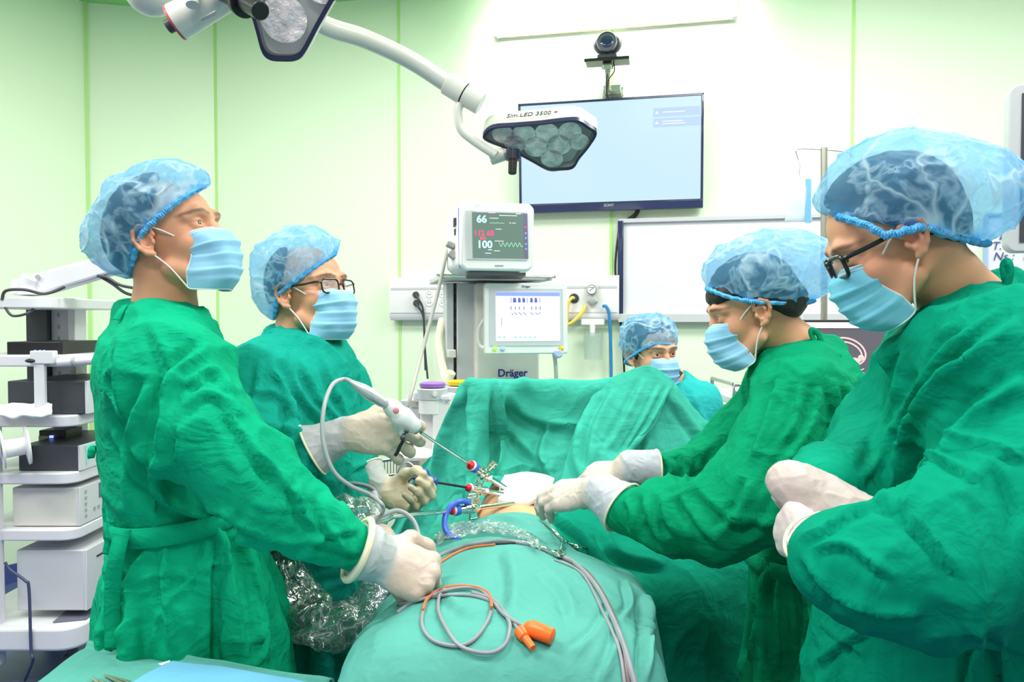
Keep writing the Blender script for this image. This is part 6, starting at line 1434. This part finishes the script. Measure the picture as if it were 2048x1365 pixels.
# gauze
GZ = [[(1010, 962, 2.03), (1045, 957, 2.04), (1075, 958, 2.04), (1106, 970, 2.02)], [(1002, 980, 1.97), (1040, 975, 1.98), (1075, 975, 1.98), (1100, 985, 1.97)], [(997, 1000, 1.92), (1035, 1002, 1.91), (1070, 996, 1.92), (1090, 1000, 1.93)], [(1000, 1007, 1.915), (1036, 1008, 1.905), (1070, 1001, 1.912), (1088, 1004, 1.93)]]
tag(sheet('gauze_pad', rows_of(GZ), mat('gauze_white', (.88, .86, .86), .85, bump=.25, bscale=300, bdist=.0008), None, 10, 10, disp=lambda V, N: .012 + .004 * vnoise(V * 30), solid=.011), 'folded white gauze pad lying on the bare belly', 'gauze')

# ---------------------------------------------------------------- ports and instruments
def trocar(tip, head, lab, blue=False, big=1.0, sc_dir=(.5, 0, .8)):
    tip, head = np.array(tip), np.array(head); d = head - tip; L = np.linalg.norm(d); d /= L
    t_ = thing('trocar', tip, lab, 'trocar', 'laparoscopic ports in the belly'); b = big
    MB().cyl(tip - d * .03, tip + d * L * .5, .0062 * b).build('cannula', CHROME, t_)
    mb = MB(); mb.lathe([(0, .0075 * b), (.006, .0115 * b), (.02, .0125 * b), (.022, .0145 * b), (.028, .0145 * b), (.030, .012 * b), (.044, .012 * b), (.046, .010 * b), (.06, .0095 * b)], tip + d * (L * .5), d, 28); mb.build('valve_body', CHROME, t_)
    s_ = np.array(sc_dir, float); s_ -= d * (s_ @ d); s_ /= np.linalg.norm(s_); q = tip + d * (L * .5 + .025)
    mb = MB(); mb.cyl(q, q + s_ * .034 * b, .0042 * b); mb.cyl(q + s_ * .026 * b - d * .010, q + s_ * .026 * b + d * .014, .0036 * b); mb.tube([q + s_ * .034 * b - d * .010, q + s_ * .034 * b + d * .012], .003 * b); mb.build('stopcock', CHROME, t_)
    q2 = q - s_ * .014 * b; mb = MB(); mb.tube([q2, q2 - s_ * .012, q2 - s_ * .012 - d * .02], .003 * b); mb.build('lever', STEEL, t_)
    e = tip + d * (L * .5 + .06)
    if blue: MB().lathe([(0, .0125), (.010, .0135), (.012, .012)], e, d, 28).build('blue_ring', BLUE2, t_); e = e + d * .012
    MB().lathe([(0, .011 * b), (.004, .012 * b), (.006, .010 * b)], e, d, 28).build('white_ring', WHITE, t_)
    MB().lathe([(0, .0095 * b), (.006, .010 * b), (.010, .007 * b), (.012, .004 * b)], e + d * .005, d, 28).build('red_seal', RED, t_)
    return t_, e + d * .014, d
t1_, e1, dd1 = trocar(P(1022, 985, 1.96), P(934, 926, 1.84), 'large steel port with blue ring and red seal, highest of the three', True, 1.15, (.7, -.1, .9))
t2_, e2, dd2 = trocar(P(1010, 990, 1.93), P(936, 976, 1.83), 'steel port with small red seal below the blue ringed one', False, .95, (-.3, 0, -1))
t3_, e3, dd3 = trocar(P(1008, 1010, 1.87), P(905, 1022, 1.77), 'steel port holding the long silver telescope near the drape', True, 1.0, (.1, 0, 1))
hp = thing('ultrasonic_handpiece', P(800, 850, 1.5), 'white handpiece with long steel shaft held by the man in thin glasses', 'surgical instrument')
k = PX(1.432); g0, g1 = P(842, 866, 1.432), P(828, 853, 1.428); dv = (g1 - g0) / np.linalg.norm(g1 - g0)
MB().cyl(e1, g0, .0032).build('shaft', STEEL, hp)
ax1 = P(770, 806, 1.418) - P(838, 860, 1.432); La = np.linalg.norm(ax1); ax1 /= La
MB().lathe([(0, .008), (.003, .0115), (.016, .0125), (.018, .009)], P(839, 862, 1.432), ax1, 24).build('rotation_knob', mat('knob_green_grey', (.22, .30, .24), .3), hp)
WP = mat('handpiece_white', (.72, .74, .76), .3, coat=.3)
s = SDF(*grid(P(838, 860, 1.432) - [.16, .06, .08], P(838, 860, 1.432) + [.05, .06, .12], .002))
q = lambda px, py, y=1.425: P(px, py, y)
s.chain([q(826, 851), q(808, 838), q(785, 817), q(772, 806)], [.016, .019, .016, .010], .008, flat=((0, 1, 0), 1.3)); s.chain([q(800, 838), q(794, 870, 1.45), q(786, 895, 1.465)], [.014, .010, .009], .01, flat=((0, 1, 0), 1.2)); s.chain([q(812, 845), q(806, 868)], [.010, .007], .006)
V, Q = s.mesh(2); mesh_np('handle_body', V, Q, WP, hp)
MB().lathe([(0, .006), (.005, .009), (.014, .0105), (.04, .0125), (.058, .011), (.074, .007), (.084, .0045)], P(776, 812, 1.420), P(706, 767, 1.405) - P(776, 812, 1.420), 28).build('transducer', mat('transducer_silver', (.55, .57, .6), .25, metal=.4), hp)
mb = MB(); mb.box(P(748, 796, 1.395), (.012, .003, .004), ry=.6); mb.build('print', GREY, hp)
MB().ball(P(792, 822, 1.398), (.006, .002, .006)).build('pink_mark', mat('mark_pink', (.75, .25, .3), .5), hp)
MB().tube(catmull([P(808, 868, 1.41), P(806, 882, 1.405), P(800, 893, 1.405), P(795, 905, 1.405), P(790, 912, 1.405)], 5), [.0035] * 21, 10).build('trigger', BLACK, hp)
mb = MB(); mb.ball(P(806, 876, 1.395), .0055); mb.build('button', DARK, hp); MB().ball(P(813, 863, 1.405), .0048).build('button', DARK, hp)
MB().tube(catmull([P(708, 768, 1.405), P(690, 759, 1.45), P(665, 770, 1.42), P(648, 815, 1.38), P(646, 880, 1.36), P(665, 940, 1.36), P(700, 972, 1.38), P(740, 990, 1.42), P(765, 1012, 1.405), P(762, 1032, 1.5), P(742, 1055, 1.52)], 10), .0041, 12).build('cable', mat('cable_pale', (.42, .43, .46), .35), hp)
gr = thing('grasping_forceps', P(830, 965, 1.76), 'blue handled laparoscopic grasper with black shaft', 'surgical instrument')
MB().cyl(e2, P(866, 964, 1.775), .003).build('shaft', BLACK, gr)
s = SDF(*grid(P(830, 965, 1.77) - [.09, .05, .09], P(830, 965, 1.77) + [.07, .05, .07], .0022)); q = lambda px, py, y=1.768: P(px, py, y)
s.chain([q(868, 964), q(852, 960), q(838, 957)], [.011, .013, .011], .006); s.cap(q(846, 948), q(842, 968), .015, .015, .006); s.chain([q(838, 955), q(818, 948), q(812, 950)], [.010, .008, .009], .005, flat=((0, 1, 0), 1.4)); s.chain([q(818, 950), q(806, 972), q(796, 995)], [.010, .009, .007], .005, flat=((0, 1, 0), 1.5))
V, Q = s.mesh(1); mesh_np('handle', V, Q, BLUEP, gr)
MB().tube(catmull([q(796, 995), q(792, 1012), q(800, 1024), q(815, 1026), q(822, 1012), q(818, 998)], 6), .0045).build('finger_ring', BLUEP, gr)
MB().tube(catmull([q(800, 985), q(776, 982, 1.75), q(768, 990, 1.74), q(772, 1002, 1.74), q(785, 1004, 1.75)], 6), .0042).build('thumb_ring', mat('ring_navy', (.01, .02, .08), .35), gr)
MB().cyl(q(829, 934), q(834, 952), .0022).build('electrode_pin', TAN, gr); MB().box(q(852, 976), (.016, .01, .01)).build('ratchet', BLACK, gr); MB().ball(q(814, 962, 1.755), .003).build('rivet', CHROME, gr)
MB().tube(catmull([q(829, 934), q(815, 925, 1.78), q(800, 935, 1.8), q(795, 950, 1.82)], 6), .0018).build('lead_wire', WHITE, gr)
tel = thing('laparoscope', P(760, 1040, 1.5), 'long silver telescope with camera head leading into the lowest port', 'laparoscope')
MB().cyl(e3, P(775, 1035, 1.54), .0052).build('shaft', CHROME, tel)
mb = MB(); mb.lathe([(0, .007), (.02, .010), (.03, .010), (.032, .015), (.07, .016), (.09, .013)], P(782, 1034, 1.55), P(735, 1046, 1.47) - P(782, 1034, 1.55), 26); mb.build('camera_head', STEEL, tel)
mb = MB(); mb.cyl(P(766, 1036, 1.52), P(752, 1000, 1.56), .005); mb.cyl(P(752, 1000, 1.56), P(747, 985, 1.57), .007); mb.build('light_post', LGREY, tel)
MB().tube(catmull([P(735, 1050, 1.46), P(760, 1034, 1.48), P(795, 1022, 1.5), P(825, 1040, 1.5), P(838, 1075, 1.48), P(837, 1100, 1.45)], 8), .0048, 12).build('light_cable', MATS['cable_pale'], tel)
MB().tube(catmull([P(690, 985, 1.62), P(650, 985, 1.60), P(690, 968, 1.58), P(740, 975, 1.58), P(760, 1000, 1.57)], 6), .0045).build('camera_cable', CABLE, tel)
tb = MB().tube(catmull([P(938, 1008, 1.80), P(925, 1003, 1.78), P(905, 1010, 1.76), P(890, 1035, 1.74), P(892, 1062, 1.70), P(912, 1080, 1.66), P(940, 1087, 1.62), P(962, 1087, 1.60)], 10), .0068, 14).build('gas_tube', BLUE2)
tag(tb, 'bright blue silicone tube looping from the lowest port onto the drape', 'tube')

def hemostat(pts, lab, objs=None, Y=1.7, lift=.006):
    """tip, pivot, two ring centres (photo pixels), ring radius px"""
    tip, piv, r1, r2, rr = pts; W_ = (lambda p: on(objs, *p, lift, Y)) if objs else (lambda p: P(*p, Y))
    t_ = thing('hemostat', W_(piv), lab, 'forceps', 'steel forceps on the drape'); tp, pv = W_(tip), W_(piv)
    for i, rc_ in enumerate((r1, r2)):
        c_ = W_(rc_) + np.array([0, 0, .002 * i]); off = (c_ - W_(r2 if i == 0 else r1)) * .10; d = (c_ - pv) / np.linalg.norm(c_ - pv)
        R_ = rr * PX(Y); k0 = c_ - d * R_; e_ = (W_((rc_[0] + 10, rc_[1])) - c_); e_ /= np.linalg.norm(e_); f_ = (W_((rc_[0], rc_[1] + 10)) - c_); f_ /= np.linalg.norm(f_)
        if objs:
            pp = catmull([np.array(tip, float), (np.array(tip, float) + piv) / 2, np.array(piv, float), (np.array(piv, float) + rc_) / 2, np.array(rc_, float) * .86 + np.array(piv) * .14], 6); ln = np.array([on(objs, a_, b_, lift + .003 * i, Y) for a_, b_ in pp])
            for _ in range(3): ln[1:-1] = (ln[:-2] + 2 * ln[1:-1] + ln[2:]) / 4
        else: ln = catmull([tp - off * .2, (tp + pv) / 2 - off * .25, pv, (pv + k0) / 2 + off * .35, k0], 6)
        sh = MB().tube(ln, np.interp(np.linspace(0, 1, 25), [0, .45, .5, 1], [.0018, .0036, .0042, .003]), 10).build('shank', CHROME, t_)
        MB().tube(np.array([c_ + R_ * (math.cos(a) * e_ + .8 * math.sin(a) * f_) for a in np.linspace(0, 2 * math.pi, 28, endpoint=False)]), .0027, 8, closed=True).build('finger_ring', CHROME, sh)
    MB().ball(pv, .0055).build('pivot_screw', STEEL, t_); return t_
hemostat([(1080, 1040), (1126, 1084), (1160, 1098), (1122, 1112), 12], 'steel forceps with open finger rings lying right of the belly', D_, 1.75)
hemostat([(1098, 975), (1098, 1005), (1105, 1026), (1092, 1022), 7], 'small towel clamp at the right edge of the gauze', [sd, sc_], 1.92, .008)
hemostat([(1045, 1088), (1088, 1102), (1112, 1108), (1120, 1116), 10], 'dark steel forceps partly under the grey cables', D_, 1.62)

# ---------------------------------------------------------------- clear plastic
def clearmat():
    m = bpy.data.materials.new('clear_film'); m.use_nodes = True; nt = m.node_tree; N = nt.nodes; L = nt.links; N.remove(N['Principled BSDF']); out = N['Material Output']
    tp = N.new('ShaderNodeBsdfTransparent'); gl = N.new('ShaderNodeBsdfGlossy'); gl.inputs['Roughness'].default_value = .12; df = N.new('ShaderNodeBsdfDiffuse'); df.inputs[0].default_value = (.75, .8, .85, 1)
    tc = N.new('ShaderNodeTexCoord'); no = N.new('ShaderNodeTexNoise'); no.inputs['Scale'].default_value = 26; no.inputs['Distortion'].default_value = 1.5; L.new(tc.outputs['Object'], no.inputs['Vector'])
    s_ = N.new('ShaderNodeMath'); s_.operation = 'SUBTRACT'; s_.inputs[1].default_value = .5; L.new(no.outputs[0], s_.inputs[0]); ab = N.new('ShaderNodeMath'); ab.operation = 'ABSOLUTE'; L.new(s_.outputs[0], ab.inputs[0])
    mr = N.new('ShaderNodeMapRange'); mr.inputs[1].default_value = 0; mr.inputs[2].default_value = .03; mr.inputs[3].default_value = .5; mr.inputs[4].default_value = .06; L.new(ab.outputs[0], mr.inputs[0])
    bp = N.new('ShaderNodeBump'); bp.inputs['Strength'].default_value = .9; bp.inputs['Distance'].default_value = .006; L.new(ab.outputs[0], bp.inputs['Height']); L.new(bp.outputs[0], gl.inputs['Normal'])
    a = N.new('ShaderNodeMixShader'); a.inputs[0].default_value = .38; L.new(tp.outputs[0], a.inputs[1]); L.new(gl.outputs[0], a.inputs[2])
    b = N.new('ShaderNodeMixShader'); L.new(mr.outputs[0], b.inputs[0]); L.new(a.outputs[0], b.inputs[1]); L.new(df.outputs[0], b.inputs[2]); L.new(b.outputs[0], out.inputs[0]); return m
FILM = clearmat()
def film_tube(pts, rs, n=48, k=14, amp=.010, seed=0):
    p = catmull(pts, k); r = np.interp(np.linspace(0, 1, len(p)), np.linspace(0, 1, len(rs)), rs); mb = MB(); mb.tube(p, r, n, cap=False); V = np.array(mb.V); F = np.array(mb.F)
    N = normals(V, F); V = V + N * (amp * ridged(V * 22, seed) + amp * .7 * ridged(V * 48, seed + 1))[:, None]; return V, F
V, F = film_tube([P(548, 1085, 1.52), P(562, 1150, 1.50), P(600, 1215, 1.48), P(655, 1255, 1.46), P(715, 1240, 1.47), P(757, 1205, 1.50), P(775, 1150, 1.55)], [.022, .038, .044, .034, .036, .042, .025])
sl = mesh_np('camera_sleeve', V, F, FILM, None, smooth=False); tag(sl, 'crinkled clear plastic sleeve looping below the tall surgeon arm', 'plastic sleeve')
V, F = film_tube([P(655, 1025, 1.50), P(690, 1022, 1.50), P(730, 1030, 1.50), P(752, 1042, 1.50)], [.018, .026, .024, .012], seed=3, amp=.007)
o = mesh_np('camera_cover', V, F, FILM, None, smooth=False); tag(o, 'crumpled clear plastic wrapped behind the telescope camera head', 'plastic sleeve')
rows = [[on(D_, x + 4 * r_, y + r_ * 12, .012, 1.7) for x, y in ((868, 1072), (905, 1058), (960, 1050), (1010, 1055), (1050, 1072), (1075, 1090))] for r_ in range(3)]
o = sheet('clear_film_strip', rows, FILM, None, 16, 10, disp=lambda V, N: .006 * ridged(V * 34, 5) + .003 * ridged(V * 70, 5)); tag(o, 'strip of clear film crumpled on the drape below the blue tube', 'plastic film')
# ---------------------------------------------------------------- instrument table in the near left corner
it = thing('instrument_table', (-.5, .85, 0), 'instrument table covered by green cloth at the bottom left', 'table')
MB().box((-.485, .79, .845), (.38, .52, .03)).build('table_top', STEEL, it, bevel=.004)
for sx in (-.66, -.31):
    for sy in (.56, 1.1): MB().cyl((sx, sy, 0), (sx, sy, .84), .012).build('leg', STEEL, it)
zt = .885; XL, XR = -.70, -.275
def tabw(V, N): return .003 * vnoise(V * 8) + .002 * np.maximum(ridged(V * 9, 6), 0) ** 2
rows = [[(XL - .01, 1.245, .35), (-.55, 1.205, .35), (-.42, 1.17, .35), (XR, 1.125, .35)], [(XL - .005, 1.23, .83), (-.55, 1.19, .83), (-.42, 1.155, .83), (XR + .01, 1.11, .83)], [(XL, 1.208, zt - .006), (-.55, 1.168, zt - .004), (-.42, 1.132, zt - .004), (XR, 1.085, zt - .008)], [(XL, 1.05, zt), (-.55, 1.03, zt), (-.42, 1.02, zt), (XR, 1.0, zt)], [(XL, .8, zt), (-.55, .8, zt), (-.42, .8, zt), (XR, .8, zt)], [(XL, .5, zt), (-.55, .5, zt), (-.42, .5, zt), (XR, .5, zt)]]
tc_ = sheet('table_cloth', rows, DRL, None, 16, 12, disp=tabw, solid=.003); tag(tc_, 'green cloth on the instrument table at the bottom left', 'cloth')
bl = sheet('blue_wrap', [[(-.527, 1.148, zt + .006), (-.45, 1.128, zt + .008), (-.36, 1.103, zt + .006), (-.295, 1.08, zt + .004)], [(-.552, 1.08, zt + .008), (-.45, 1.06, zt + .010), (-.36, 1.04, zt + .009), (-.29, 1.02, zt + .007)], [(-.62, .8, zt + .01), (-.45, .8, zt + .013), (-.35, .8, zt + .01), (-.28, .8, zt + .008)]], cloth('wrap_blue', (.15, .42, .62), var=.05, bump=.25), None, 14, 14, disp=tabw, solid=.002); tag(bl, 'bright blue sterile wrap lying on the green table cloth', 'cloth')
wpz = sheet('paper_sheet', [[P(286, 1330, 1.16), P(300, 1333, 1.155), P(340, 1322, 1.15)], [P(284, 1352, 1.13), P(310, 1352, 1.13), P(345, 1345, 1.12)], [P(268, 1368, 1.12), P(310, 1368, 1.11), P(350, 1368, 1.11)]], mat('paper_white', (.85, .85, .85), .7), None, 6, 6, solid=.0012); tag(wpz, 'folded white paper at the corner of the blue wrap', 'paper')
for a, b_, nm, lab in (((208, 1350), (262, 1372), 'scissors', 'steel scissors tip on the green table cloth, nearer the white paper'), ((182, 1356), (215, 1375), 'forceps', 'steel forceps tip on the green table cloth, nearer the left edge')):
    q0, q1 = onplane(*a, (0, 0, zt + .006), (0, 0, 1)), onplane(*b_, (0, 0, zt + .006), (0, 0, 1)); d = (q1 - q0) * 1.6; t_ = thing(nm, q0, lab, nm)
    for sg in (-1, 1): MB().tube([q0, q0 + d * .5 + np.array([0, .004 * sg, 0]), q0 + d], [.0012, .003, .002], 8).build('blade', STEEL, t_)
